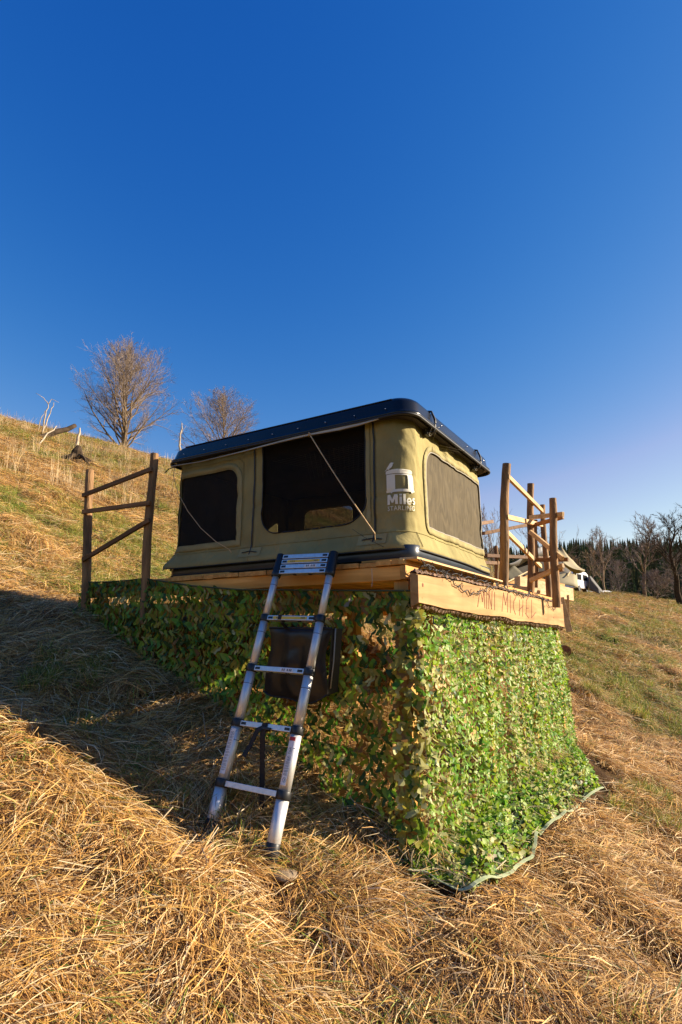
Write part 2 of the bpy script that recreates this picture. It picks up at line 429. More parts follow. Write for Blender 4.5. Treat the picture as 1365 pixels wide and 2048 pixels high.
def align_euler(x, y, head, e=.25, tilt=1.0):
    zx = (gh(x+e, y, False)-gh(x-e, y, False))/(2*e)*tilt; zy = (gh(x, y+e, False)-gh(x, y-e, False))/(2*e)*tilt
    n = np.stack([-zx, -zy, np.ones_like(zx)], -1); n /= np.linalg.norm(n, axis=1)[:, None]
    h = np.stack([np.cos(head), np.sin(head), np.zeros_like(head)], -1)
    t = h-n*(h*n).sum(1)[:, None]; t /= np.linalg.norm(t, axis=1)[:, None]
    b = np.cross(n, t)
    # R = [t b n] columns -> XYZ euler
    ry = np.arcsin(np.clip(-t[:, 2], -1, 1)); rx = np.arctan2(b[:, 2], n[:, 2]); rz = np.arctan2(t[:, 1], t[:, 0])
    return np.stack([rx, ry, rz], -1)
def scatter(name, key, P, E, S, label, kind='stuff', seed=0):
    n = len(P)
    me = bpy.data.meshes.new(name); me.vertices.add(n); me.vertices.foreach_set('co', np.asarray(P, float).ravel())
    a = me.attributes.new('rot', 'FLOAT_VECTOR', 'POINT'); a.data.foreach_set('vector', np.asarray(E, float).ravel())
    a = me.attributes.new('scl', 'FLOAT_VECTOR', 'POINT'); a.data.foreach_set('vector', np.asarray(S, float).ravel())
    vs = VAR[key]; a = me.attributes.new('pick', 'INT', 'POINT'); a.data.foreach_set('value', np.random.RandomState(seed+9).randint(0, len(vs), n).astype(np.int32))
    me.update()
    o = bpy.data.objects.new(name, me); COL.objects.link(o); tag(o, label, kind=kind)
    c = bpy.data.collections.get('variants_'+key)
    if c is None:
        c = bpy.data.collections.new('variants_'+key)
        for v in vs: c.objects.link(v)
    ng = bpy.data.node_groups.new('scatter_'+name, 'GeometryNodeTree')
    ng.interface.new_socket('Geometry', in_out='INPUT', socket_type='NodeSocketGeometry')
    ng.interface.new_socket('Geometry', in_out='OUTPUT', socket_type='NodeSocketGeometry')
    N = ng.nodes; L = ng.links
    gi = N.new('NodeGroupInput'); go = N.new('NodeGroupOutput'); ip = N.new('GeometryNodeInstanceOnPoints')
    ci = N.new('GeometryNodeCollectionInfo'); ci.inputs['Collection'].default_value = c
    ci.inputs['Separate Children'].default_value = True; ci.inputs['Reset Children'].default_value = True
    def na(nme, t):
        q = N.new('GeometryNodeInputNamedAttribute'); q.data_type = t; q.inputs['Name'].default_value = nme; return q.outputs['Attribute']
    e2r = N.new('FunctionNodeEulerToRotation'); L.new(na('rot', 'FLOAT_VECTOR'), e2r.inputs[0])
    L.new(gi.outputs[0], ip.inputs['Points']); L.new(ci.outputs[0], ip.inputs['Instance'])
    ip.inputs['Pick Instance'].default_value = True
    L.new(na('pick', 'INT'), ip.inputs['Instance Index']); L.new(e2r.outputs[0], ip.inputs['Rotation']); L.new(na('scl', 'FLOAT_VECTOR'), ip.inputs['Scale'])
    L.new(ip.outputs[0], go.inputs[0])
    md = o.modifiers.new('scatter', 'NODES'); md.node_group = ng
    return o
def polar(n, r0, r1, a0, a1, seed):
    q = np.random.RandomState(seed)
    r = r0*(r1/r0)**q.rand(n)          # log-uniform: constant look per pixel
    a = np.radians(q.uniform(a0, a1, n))
    return CAM[0]+r*(np.sin(a)*_rt[0]+np.cos(a)*_fw[0]), CAM[1]+r*(np.sin(a)*_rt[1]+np.cos(a)*_fw[1]), r, q
def heading(x, y, q, s=.35):
    h0 = 0.0-.25         # downhill is +x
    return h0+1.5*fbm(x*.9, y*.9, 3, 77)+.9*fbm(x*3, y*3, 2, 78)+q.randn(len(x))*s
def put(name, key, n, r0, r1, a0, a1, seed, label, keep=None, s0=.8, s1=1.3, grow=0, dz=0, spread=.35, tilt=1.0, zs=1.0):
    x, y, r, q = polar(n, r0, r1, a0, a1, seed)
    if keep is not None:
        k = keep(x, y, r, q); x, y, r = x[k], y[k], r[k]
    z = gh(x, y)+dz
    E = align_euler(x, y, heading(x, y, q, spread), tilt=tilt)
    s = q.uniform(s0, s1, len(x))*(1+grow*np.clip(r-5, 0, 60))
    S = np.stack([s, s, s*zs*q.uniform(.7, 1.3, len(x))], -1)
    return scatter(name, key, np.stack([x, y, z], -1), E, S, label, seed=seed)
def clear(x, y):      # nothing lies on the net's foot or right at the ladder's foot
    netfoot = (x > -.22) & (x < .36+.11*y) & (y > -.34-.3*x*(x < 0)) & (y < 3.5) & ((x > .0) | (y < .0))
    foot = (np.hypot((x+.42)/.16, (y+.80)/.20) < 1) | (np.hypot((x+.84)/.15, (y+.74)/.15) < 1)
    return ~(netfoot | foot)
def nogreen(x, y, r, q): return (green(x, y)+q.randn(len(x))*.10 < .10) & clear(x, y)
def isgreen(x, y, r, q): return (green(x, y)+q.randn(len(x))*.10 > .04) & clear(x, y)
A0, A1 = -52, 52
put('dry_straw', 'mat', 25000, 1.6, 12, A0, A1, 1, 'matted golden straw lying downhill over the slope', nogreen, .7, 1.25, .05)
put('dry_straw', 'mat', 14000, 12, 70, A0, A1, 2, 'flattened pale straw on the upper hillside', nogreen, 1.0, 1.6, .05)
put('straw_tussocks', 'tuft', 6500, 1.6, 30, A0, A1, 3, 'combed tussocks of long dry grass hanging downhill', lambda x, y, r, q: (fbm(x*1.1, y*1.1, 2, 31) > .02) & clear(x, y) & (green(x, y) < .15), .6, 1.15, .04)
put('straw_tussocks', 'tuft', 9000, 8, 60, A0, A1, 33, 'coarse tussocks dotted over the far hillside', lambda x, y, r, q: (fbm(x*.8, y*.8, 2, 35) > .05) & (green(x, y) < .10), .9, 1.6, .015)
put('mixed_turf', 'gmat', 18000, 2.0, 14, A0, A1, 4, 'straw turf mixed with fresh green grass', isgreen, .7, 1.2, .05)
put('mixed_turf', 'gmat', 14000, 12, 70, A0, A1, 5, 'green and straw coloured turf on the upper hillside', isgreen, 1.0, 1.6, .05)
put('green_grass', 'green', 16000, 1.8, 45, A0, A1, 6, 'short fresh green grass between the straw', lambda x, y, r, q: (fbm(x*1.3, y*1.3, 3, 90)+.5*green(x, y) > .12) & ((r > 3.6) | (q.rand(len(x)) < .35)) & clear(x, y), .7, 1.3, .04, spread=3)
put('loose_stems', 'stick', 7000, 1.6, 22, A0, A1, 7, 'long pale stems lying loose on the straw', None, .6, 1.3, .05, .02, spread=1.2)
put('dead_stalks', 'stalk', 1000, 10, 55, -45, -12, 8, 'upright dead stalks on the upper hillside', lambda x, y, r, q: fbm(x*.25, y*.25, 3, 55)+.004*r > .1, .5, 1.1, 0.008, 0, 3, tilt=.25)
put('dead_stalks', 'stalk', 500, 16, 60, 5, 45, 9, 'dry stalks along the crest on the right', lambda x, y, r, q: fbm(x*.25, y*.25, 3, 56) > .1, .4, .8, 0.005, 0, 3, tilt=.25)
def forest():
    q = np.random.RandomState(12); n = 9000
    r = np.sqrt(q.uniform(235**2, 500**2, n)); a = np.radians(q.uniform(-75, 80, n))
    x = CAM[0]+r*(np.sin(a)*_rt[0]+np.cos(a)*_fw[0]); y = CAM[1]+r*(np.sin(a)*_rt[1]+np.cos(a)*_fw[1])
    z = gh(x, y)-.5; s = q.uniform(7, 12, n)
    E = np.stack([np.zeros(n), np.zeros(n), q.uniform(0, 6.28, n)], -1)
    scatter('conifer_forest', 'conifer', np.stack([x, y, z], -1), E, np.stack([s*.95, s*.95, s], -1), 'dark conifer forest covering the far ridge')
forest()
# ------------------------------------------------------------------ rooftop tent
M_SHELL = simple('gloss_black_shell', (.007, .008, .011), .24, var=.3, scale=5, bump=.05, bscale=300, spec=.35, coat=.1)
M_TRAY = simple('black_tray', (.022, .028, .040), .30, var=.3, scale=6, spec=.5)
M_CANVAS = simple('olive_canvas', (.300, .250, .105), .85, var=.13, scale=5, bump=.16, bscale=420, spec=.15)
M_CANVAS2 = simple('olive_canvas_trim', (.325, .275, .13), .85, var=.10, scale=6, bump=.16, bscale=420, spec=.15)
M_ZIP = simple('black_zip', (.01, .01, .01), .5)
M_PIPE = simple('grey_piping', (.33, .30, .24), .7)
M_PRINT = simple('cream_print', (.80, .76, .62), .7, var=.03)
M_STEEL = simple('bright_steel', (.6, .6, .6), .3, metal=1)
M_RUBBER = simple('black_rubber', (.015, .015, .016), .55, var=.3)
M_CORD = simple('tan_cord', (.62, .42, .2), .5, var=.2, scale=80)
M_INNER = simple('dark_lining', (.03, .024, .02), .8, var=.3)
def mesh_mat(name, c, alpha, wav=0.0):
    m, nt, p = nm(name); N = nt.nodes; L = nt.links
    p.inputs['Roughness'].default_value = .8; p.inputs['Specular IOR Level'].default_value = .2
    tc = N.new('ShaderNodeTexCoord'); mp = N.new('ShaderNodeMapping'); mp.inputs['Scale'].default_value = (1, 1, .28); mp.inputs['Rotation'].default_value = (.5, .2, .3)
    L.new(tc.outputs['Object'], mp.inputs[0])
    nz = N.new('ShaderNodeTexNoise'); nz.inputs['Scale'].default_value = 14; nz.inputs['Detail'].default_value = 5; nz.inputs['Distortion'].default_value = 2.2
    L.new(mp.outputs[0], nz.inputs['Vector'])
    r = N.new('ShaderNodeValToRGB'); e = r.color_ramp.elements; e[0].position = .35; e[1].position = .70
    c = np.array(c); e[0].color = (*c, 1); e[1].color = (*(c*(1+wav)), 1)
    L.new(nz.outputs['Fac'], r.inputs[0]); L.new(r.outputs[0], p.inputs['Base Color'])
    t = N.new('ShaderNodeBsdfTransparent'); ms = N.new('ShaderNodeMixShader'); ms.inputs[0].default_value = alpha
    L.new(t.outputs[0], ms.inputs[1]); L.new(p.outputs[0], ms.inputs[2]); L.new(ms.outputs[0], N['Material Output'].inputs['Surface'])
    return m
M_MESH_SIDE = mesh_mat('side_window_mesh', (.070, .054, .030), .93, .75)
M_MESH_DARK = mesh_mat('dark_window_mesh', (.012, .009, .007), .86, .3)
M_MESH_DOOR = mesh_mat('door_mesh', (.010, .007, .005), .60)
M_MESH_BACK = mesh_mat('rear_window_mesh', (.10, .075, .045), .80, .3)

tent = thing('rooftop_tent', 'hard shell rooftop tent with olive canvas walls and gloss black lid on the timber deck', 'tent', (-1.03, .75, 0))
TX0, TX1, TY0, TY1, TR = -2.07, -.02, .02, 1.49, .12      # canvas footprint
FL = (-TR)-0                                               # s = 0 where the near corner starts to turn
AR = TR*math.pi/2
CXN, CYN = TX1-TR, TY0+TR
FRONT = (CXN)-(TX0+TR); SIDE = (TY1-TR)-CYN
def folds(m, scale, dist, strength, stretch):
    nt = m.node_tree; N = nt.nodes; L = nt.links; p = N['Principled BSDF']
    old = p.inputs['Normal'].links[0].from_socket
    tc = N.new('ShaderNodeTexCoord'); mp = N.new('ShaderNodeMapping'); mp.inputs['Scale'].default_value = stretch; mp.inputs['Rotation'].default_value = (.35, .25, 0)
    nz = N.new('ShaderNodeTexNoise'); nz.inputs['Scale'].default_value = scale; nz.inputs['Detail'].default_value = 3; nz.inputs['Distortion'].default_value = .8
    L.new(tc.outputs['Object'], mp.inputs[0]); L.new(mp.outputs[0], nz.inputs['Vector'])
    b = N.new('ShaderNodeBump'); b.inputs['Strength'].default_value = strength; b.inputs['Distance'].default_value = dist
    L.new(nz.outputs['Fac'], b.inputs['Height']); L.new(old, b.inputs['Normal']); L.new(b.outputs[0], p.inputs['Normal'])
for m_ in (M_CANVAS, M_CANVAS2): folds(m_, 5.5, .05, .55, (1, 1, .45))
# perimeter coordinate s: front runs s < 0 (towards the left end), side wall s > AR
def cpt(s, off=0.0):
    """plan position and normal at perimeter coordinate s"""
    P = 2*(FRONT+SIDE)+4*AR
    s = np.asarray(s, float)
    x = np.empty_like(s); y = np.empty_like(s); nx = np.empty_like(s); ny = np.empty_like(s)
    t = np.mod(s, P)
    segs = [('a', CXN, CYN, -90), ('l', TX1, CYN, 90, SIDE), ('a', CXN, TY1-TR, 0), ('l', CXN, TY1, 180, FRONT), ('a', TX0+TR, TY1-TR, 90), ('l', TX0, TY1-TR, 270, SIDE), ('a', TX0+TR, CYN, 180), ('l', TX0+TR, TY0, 0, FRONT)]
    b = 0.0
    for sg in segs:
        if sg[0] == 'a':
            k = (t >= b-1e-9) & (t < b+AR); th = np.radians(sg[3])+(t[k]-b)/TR if t.ndim else None
            nx[k] = np.cos(th); ny[k] = np.sin(th); x[k] = sg[1]+TR*nx[k]; y[k] = sg[2]+TR*ny[k]; b += AR
        else:
            k = (t >= b) & (t < b+sg[4]+1e-9); d = math.radians(sg[3]); q = t[k]-b
            x[k] = sg[1]+math.cos(d)*q; y[k] = sg[2]+math.sin(d)*q; nx[k] = math.sin(d); ny[k] = -math.cos(d); b += sg[4]
    return x+nx*off, y+ny*off, nx, ny
def sx(x): return x-CXN                    # front wall: world x -> s
def sy(y): return AR+(y-CYN)               # side wall: world y -> s
TILT = .013
def wrinkle(s, z):
    zz = (z-.1)/.8
    mid = np.sin(np.clip(zz, 0, 1)*math.pi)
    rdg = 1-np.abs(fbm(s*3.1+z*2.6, z*3.4-s*1.1, 3, 52)); w = -.010*np.clip(rdg, 0, 1)**9*(.35+mid*.65)+.016*mid*fbm(s*2.1, z*1.2, 3, 5)+.005*mid*fbm(s*9+z*6, z*7-s*3, 2, 41)
    w = w+.013*fbm(s*11, z*3, 2, 9)*(.35+np.exp(-((zz-0)/.18)**2)+np.exp(-((zz-1)/.15)**2))
    w = w+.010*np.exp(-((s-AR/2)/.11)**2)*mid                      # the corner bulges
    w = w+.004*np.sin(s*70+4*z)*np.exp(-((s-AR*.55)/.07)**2)*np.exp(-((z-.16)/.08)**2)
    return w
def canvas_map(V, off=0.0):
    s, z, o = V[:, 0], V[:, 1], V[:, 2]
    sk = .036*sstep(.20, .075, z)                                   # skirt spreads at the foot
    s_left = np.exp(-((s-(sx(TX0+.02)))/.10)**2)
    sk = sk+.05*s_left*sstep(.25, .07, z)
    sag = -.02*np.exp(-((s-(AR+SIDE))/.35)**2)*sstep(.3, .1, z)
    x, y, nx, ny = cpt(s, 0)
    d = off+o+sk+wrinkle(s, z)*sstep(.055, .14, z)+.012*sstep(.13, .075, z)
    return np.stack([x+nx*d, y+ny*d, z+sag-TILT*x*sstep(.2, .9, z)], -1)
def rrect(x0, x1, z0, z1, rad, n=7):
    """closed loop; rad = (bottom-left, bottom-right, top-right, top-left)"""
    pts = []
    for (cx, cz, r, a0) in ((x0, z0, rad[0], 180), (x1, z0, rad[1], 270), (x1, z1, rad[2], 0), (x0, z1, rad[3], 90)):
        sxn = 1 if cx == x0 else -1; szn = 1 if cz == z0 else -1
        if r <= 0: pts.append((cx, cz)); continue
        for i in range(n+1):
            a = R(a0+90*i/n); pts.append((cx+sxn*r+r*math.cos(a), cz+szn*r+r*math.sin(a)))
    return pts
def inside(p, poly):
    c = False; n = len(poly); j = n-1
    for i in range(n):
        if (poly[i][1] > p[1]) != (poly[j][1] > p[1]) and p[0] < (poly[j][0]-poly[i][0])*(p[1]-poly[i][1])/(poly[j][1]-poly[i][1])+poly[i][0]: c = not c
        j = i
    return c
def sheet(outline, holes=(), step=.03, selfx=False):
    """triangulated flat sheet (s, z) with holes and interior points"""
    def dens(lp):
        o = []
        for i in range(len(lp)):
            a = lp[i]; b = lp[(i+1) % len(lp)]; n = max(1, int(math.hypot(b[0]-a[0], b[1]-a[1])/step))
            for k in range(n): o.append((a[0]+(b[0]-a[0])*k/n, a[1]+(b[1]-a[1])*k/n))
        return o
    loops = [dens(outline)]+[dens(h) for h in holes]
    V = []; E_ = []
    for lp in loops:
        b = len(V); V += lp; E_ += [(b+i, b+(i+1) % len(lp)) for i in range(len(lp))]
    A = np.array(outline); x0, z0 = A.min(0); x1, z1 = A.max(0)
    for i in range(1, int((x1-x0)/step)+1):
        for j in range(1, int((z1-z0)/step)+1):
            p = (x0+(i+(.5 if j % 2 else 0))*step, z0+j*step*.9)
            if inside(p, outline) and not any(inside(p, h) for h in holes): V.append(p)
    r = delaunay_2d_cdt([Vector(v) for v in V], E_, [], 0, 1e-5)
    vs = [(v.x, v.y, 0.0) for v in r[0]]; fs = []
    for f in r[2]:
        cx = sum(vs[i][0] for i in f)/3; cz = sum(vs[i][1] for i in f)/3
        if inside((cx, cz), outline) and not any(inside((cx, cz), h) for h in holes): fs.append(tuple(f))
    return vs, fs
ZB, ZT = .058, .905
door = rrect(sx(-1.15), sx(-.305), .25, .885, (.14, .16, 0, 0))
winL = rrect(sx(-2.04), sx(-1.385), .235, .765, (0, 0, .10, .02))
winS = rrect(sy(.30), sy(1.405), .235, .765, (.02, .02, .04, .14))
def wall(name, s0, s1, holes, step=.019, label=None):
    vs, fs = sheet([(s0, ZB), (s1, ZB), (s1, ZT), (s0, ZT)], holes, step)
    o = MB().add(vs, fs).build(name, M_CANVAS, tent, True, xform=lambda V: canvas_map(V))
    sd = o.modifiers.new('thick', 'SOLIDIFY'); sd.thickness = .003; sd.offset = -1
    if label: o['label'] = label
    return o
sL = sx(TX0+TR)-AR/2                     # middle of the left corner
sR = AR+SIDE+AR/2                        # middle of the far right corner
wall('canvas_wall', sL, sx(-1.227), [winL], label='front canvas wall with the small dark window')
wall('canvas_wall', sx(-1.227), sx(-.242), [door], label='canvas around the wide open front doorway')
wall('canvas_wall', sx(-.242), sR, [winS], label='sunlit end wall of canvas with the printed logo')
sB = sR+AR+FRONT; sEnd = sL+2*(FRONT+SIDE)+4*AR
# rear and far end walls; the rear one has a window that shows through the doorway
pa = ony(611, 1000, TY1); pb = ony(692, 1064, TY1)
s_of_back = lambda x: AR+SIDE+AR+(CXN-x)
winB = rrect(s_of_back(pb[0]+.08), s_of_back(pa[0]), .28, .76, (.06, .06, .06, .06))
wall('canvas_wall', sR, sB, [winB], .05, 'rear canvas wall')
wall('canvas_wall', sB, sEnd, [], .06, 'far end canvas wall')
def flat(name, loop, mat, off, step=.035, par=tent, label=None):
    vs, fs = sheet(loop, (), step)
    o = MB().add(vs, fs).build(name, mat, par, True, xform=lambda V: canvas_map(V, off))
    if label: o['label'] = label
    return o
flat('window_mesh', winL, M_MESH_DARK, -.008, label='dark insect mesh of the small front window')
flat('window_mesh', winS, M_MESH_SIDE, -.006, label='sunlit brown insect mesh of the end window')
flat('door_mesh', door, M_MESH_DOOR, -.010)
flat('window_mesh', winB, M_MESH_BACK, -.008, label='mesh of the rear window')
def loop_tube(name, pts, rad, mat, off, closed=True, par=tent, n=6):
    pts = list(pts)
    d = []
    m = len(pts)
    for i in range(m if closed else m-1):
        a = pts[i]; b = pts[(i+1) % m]; k = max(1, int(math.hypot(b[0]-a[0], b[1]-a[1])/.03))
        for j in range(k): d.append((a[0]+(b[0]-a[0])*j/k, a[1]+(b[1]-a[1])*j/k, 0))
    d.append((*pts[0], 0) if closed else (*pts[-1], 0))
    P = canvas_map(np.array(d), off)
    return MB().tube(P, rad, n).build(name, mat, par, True)
loop_tube('piping', door, .0045, M_ZIP, .003)
loop_tube('piping', winL, .0035, M_CANVAS2, .003)
loop_tube('piping', winS, .0045, M_PIPE, .004)
def band(name, s0, s1, z0, z1, rad, w, off, mat=M_CANVAS2, open_bottom=False):
    outer = rrect(s0-w, s1+w, z0-w, z1+w, [r+w if r > 0 else 0 for r in rad]); inner = rrect(s0-.004, s1+.004, z0-.004, z1+.004, rad)
    vs, fs = sheet(outer, [inner], .02)
    o = MB().add(vs, fs).build(name, mat, tent, True, xform=lambda V: canvas_map(V, off))
    sd = o.modifiers.new('thick', 'SOLIDIFY'); sd.thickness = .004; sd.offset = -1
    return o
band('window_flap', sx(-2.04)+.015, sx(-1.385), .235, .765, (0, 0, .10, .02), .045, .0065)
band('window_flap', sy(.30), sy(1.405), .235, .765, (.02, .02, .04, .14), .042, .0075)
loop_tube('seam', [(sx(-1.33), .25), (sx(-1.33), .79), (sx(-1.38), .83), (sx(-2.05), .845)], .0018, M_CANVAS, .006, False)
# long zips on both sides of the doorway
for xz in (-1.227, -.242):
    flat('zip', [(sx(xz)-.006, .115), (sx(xz)+.006, .115), (sx(xz)+.006, .895), (sx(xz)-.006, .895)], M_ZIP, .006, .02)
flat('door_flap_edge', [(sx(-.300), .25), (sx(-.272), .25), (sx(-.272), .895), (sx(-.300), .895)], M_CANVAS2, .007, .02)
# hem seam of the skirt and its black edge
hs_ = np.arange(sL, sR, .03)
def line(name, z, rad, mat, off, s=hs_, zz=None):
    P = canvas_map(np.stack([s, np.full(len(s), z)+(0 if zz is None else zz), 0*s], -1), off)
    return MB().tube(P, rad, 5).build(name, mat, tent, True)
line('skirt_seam', .172, .0022, M_CANVAS, .003)
line('skirt_edge', .060, .0045, M_ZIP, .001)
for s0 in (sx(-1.33), sx(-.35)):
    flat('skirt_patch', [(s0, .10), (s0+.20, .10), (s0+.20, .165), (s0, .165)], M_CANVAS2, .005, .02)
    loop_tube('tie_loop', [(s0+.03, .135), (s0+.10, .140), (s0+.17, .128)], .0035, M_RUBBER, .012, False)
loop_tube('skirt_seam', [(AR*.9, .08), (AR*.88, .175)], .002, M_CANVAS, .004, False)

# lid
def rring(x0, x1, y0, y1, r, z, n=7, lx=0):
    o = []
    for cx, cy, a0 in ((x1-r, y0+r, -90), (x1-r, y1-r, 0), (x0+r+lx, y1-r, 90), (x0+r+lx, y0+r, 180)):
        for i in range(n+1):
            a = R(a0+90*i/n); o.append((cx+r*math.cos(a), cy+r*math.sin(a), z))
    return np.array(o)
def loft(rings, top=True, bottom=True):
    n = len(rings[0]); V = np.concatenate(rings); fs = []
    for i in range(len(rings)-1):
        for k in range(n): fs.append((i*n+k, i*n+(k+1) % n, (i+1)*n+(k+1) % n, (i+1)*n+k))
    if bottom: fs.append(tuple(range(n-1, -1, -1)))
    if top: fs.append(tuple((len(rings)-1)*n+k for k in range(n)))
    return V, fs
LX0, LX1, LY0, LY1 = -2.135, .055, -.04, 1.56
prof = [(.030, .905, 0), (.0, .898, 0), (-.004, .906, 0), (-.004, .918, 0), (.010, .925, 0), (.014, .935, 0), (.020, .990, .02), (.028, 1.008, .05), (.050, 1.026, .10), (.09, 1.040, .16), (.16, 1.050, .22), (.24, 1.044, .26), (.27, 1.052, .28), (.5, 1.062, .30)]
rings = [rring(LX0+i, LX1-i, LY0+i, LY1-i, max(.13-i*.3, .04), z, 8, lx) for i, z, lx in prof]
V, fs = loft(rings, True, False)
tiltf = lambda V: np.stack([V[:, 0], V[:, 1], V[:, 2]-TILT*V[:, 0]*1.15-.008], -1)
MB().add(V, fs).build('lid', M_SHELL, tent, True, xform=tiltf)
V, fs = loft([rring(LX0+i, LX1-i, LY0+i, LY1-i, .11, z, 8) for i, z in ((.035, .896), (.035, .93))], True, True)
MB().add(V, fs).build('lid_lining', M_INNER, tent, xform=tiltf)
V, fs = loft([rring(LX0+i, LX1-i, LY0+i, LY1-i, .12, z, 8) for i, z in ((.004, .886), (-.006, .889), (-.006, .901), (.004, .903))], False, False)
o = MB().add(V, fs).build('lid_lip', M_RUBBER, tent, True, xform=tiltf)
# raised ridge mouldings along the near side of the lid
for yv, zz in ((-.012, 1.012),):
    MB().tube(np.array([(x, yv, zz) for x in np.linspace(LX0+.2, LX1-.15, 30)]), .004, 6).build('lid_ridge', M_SHELL, tent, True, xform=tiltf)
for i in range(9):                          # screws along the front of the lid
    x = -1.93+i*.225
    V, fs = loft([np.array([(x+q*math.cos(a), LY0+.008-d, .948+q*math.sin(a)) for a in np.linspace(0, 2*math.pi, 9)[:-1]]) for q, d in ((.0045, 0), (.004, .003), (.0015, .005))], True, False)
    MB().add(V, fs).build('screw', M_STEEL, tent, True, xform=tiltf)
for y in (.45, .95, 1.35):
    V, fs = loft([np.array([(LX1-.012+d, y+q*math.cos(a), .962+q*math.sin(a)) for a in np.linspace(0, 2*math.pi, 9)[:-1]]) for q, d in ((.006, 0), (.005, .004), (.002, .006))], True, False)
    MB().add(V, fs).build('screw', M_STEEL, tent, True, xform=tiltf)
# two latches with rubber straps on the sunny side
for yl in (.30, 1.22):
    mb = MB()
    th = np.linspace(-.2, 1.0, 9)
    P = [(LX1-.016+.024*math.sin(max(a, 0)*math.pi*.9), yl, 1.005-.137*a) for a in th]
    P[0] = (LX1-.05, yl, 1.020)
    P.append((LX1-.035, yl, .862))
    mb.tube(np.array(P), .0075, 6)
    st = mb.build('latch_strap', M_RUBBER, tent, True, xform=tiltf)
    b = MB().box((LX1-.062, yl-.028, .852), (LX1-.042, yl+.028, .897)); b.build('latch_plate', M_RUBBER, tent, xform=tiltf, bevel=.003)
    mb = MB()
    for k in (-1, 1): mb.tube(np.array([(LX1-.035, yl+k*.014, .895), (LX1-.020, yl+k*.014, .872), (LX1-.034, yl+k*.014, .850)]), .0035, 6)
    mb.tube(np.array([(LX1-.028, yl-.02, .862), (LX1-.028, yl+.02, .862)]), .003, 6)
    mb.build('latch_buckle', M_STEEL, tent, True, xform=tiltf)

# base tray
V, fs = loft([rring(-2.075+i, .018-i, .0+i, 1.505-i, max(.09-i, .03), z, 7) for i, z in ((.02, 0), (.003, .003), (0, .008), (-.001, .084), (.004, .088))], True, True)
MB().add(V, fs).build('base_tray', M_TRAY, tent, True)
V, fs = loft([rring(-2.08, .024, -.006, 1.51, .095, z, 7) for z in (.006, .012)], True, True)
MB().add(V, fs).build('tray_rib', M_RUBBER, tent, True)
MB().box((-2.03, .06, .089), (-.08, 1.45, .17)).build('mattress', M_INNER, tent, bevel=.02)
# cross bars folded inside and a mesh pocket under the lid
mb = MB()
mb.tube(np.array([(-1.95, 1.40, .16), (-1.0, 1.42, .60), (-.2, 1.42, .66)]), .012, 6); mb.tube(np.array([(-.2, .1, .2), (-.2, 1.4, .78)]), .012, 6)
mb.build('lifting_bar', M_RUBBER, tent, True)
mb = MB()
for i in range(26):
    x = -1.25+i*.042; mb.tube(np.array([(x, .25, .872), (x+.3, .75, .85)]), .0011, 3); mb.tube(np.array([(x+.3, .25, .872), (x, .75, .85)]), .0011, 3)
mb.build('net_pocket', M_PIPE, tent)

# awning hem, a pale strip below the lid, and the cords
def px_on_y(pts, y): return np.array([ony(px, py, y) for px, py in pts])
P = px_on_y([(344, 933), (400, 924), (480, 905), (560, 884), (620, 869), (680, 858), (720, 849), (758, 838)], -.035)
mb = MB(); w = [.003, .003, .004, .006, .009, .010, .008, .004]
for i in range(len(P)-1):
    a, b = P[i], P[i+1]
    mb.add([(a[0], a[1]-.006, a[2]+w[i]), (b[0], b[1]-.006, b[2]+w[i+1]), (b[0], b[1]-.012, b[2]-w[i+1]), (a[0], a[1]-.012, a[2]-w[i]), (a[0], a[1]+.004, a[2]+w[i]), (b[0], b[1]+.004, b[2]+w[i+1]), (b[0], b[1]+.0, b[2]-w[i+1]), (a[0], a[1]+.0, a[2]-w[i])],
           [(0, 1, 2, 3), (7, 6, 5, 4), (0, 4, 5, 1), (3, 2, 6, 7), (0, 3, 7, 4), (1, 5, 6, 2)])
mb.build('awning_hem', simple('cream_webbing', (.55, .47, .34), .7, var=.1), tent)
p0 = ony(620, 869, -.06); p1 = ony(750, 1067, -.16)
t = np.linspace(0, 1, 24)[:, None]; P = p0*(1-t)+p1*t; P[:, 2] -= .012*np.sin(t[:, 0]*math.pi)
g = MB().tube(P, .0038, 6); q = ony(752, 1083, -.03)
g.tube(np.array([P[-1], (P[-1]+q)/2+[0, -.004, 0], q]), .0022, 5); g.tube(np.array([p0+[-.01, 0, -.012], p0+[0, -.01, .012], p0+[.012, 0, -.006]]), .004, 5)
g.build('guy_cord', M_CORD, tent, True)['label'] = 'taut sunlit cord in front of the doorway'
a = ony(352, 938, -.04); b = ony(462, 1098, -.02)
ctrl = [(350, 936), (347, 952), (356, 985), (376, 1022), (402, 1056), (432, 1083), (459, 1099), (463, 1105)]
P = px_on_y(ctrl, -.035)
MB().tube(P, .0026, 5).build('guy_cord', M_CORD, tent, True)['label'] = 'slack cord drooping over the small window'
P = px_on_y([(330, 946), (338, 938), (350, 934)], -.04); MB().tube(P, [.005, .004, .003], 6).build('awning_hook', M_RUBBER, tent, True)
P = px_on_y([(705, 1058), (730, 1075), (752, 1086), (768, 1094)], -.03); MB().tube(P, .0012, 4).build('thin_dark_line', M_RUBBER, tent)  # thin dark line slanting down across the front of the skirt

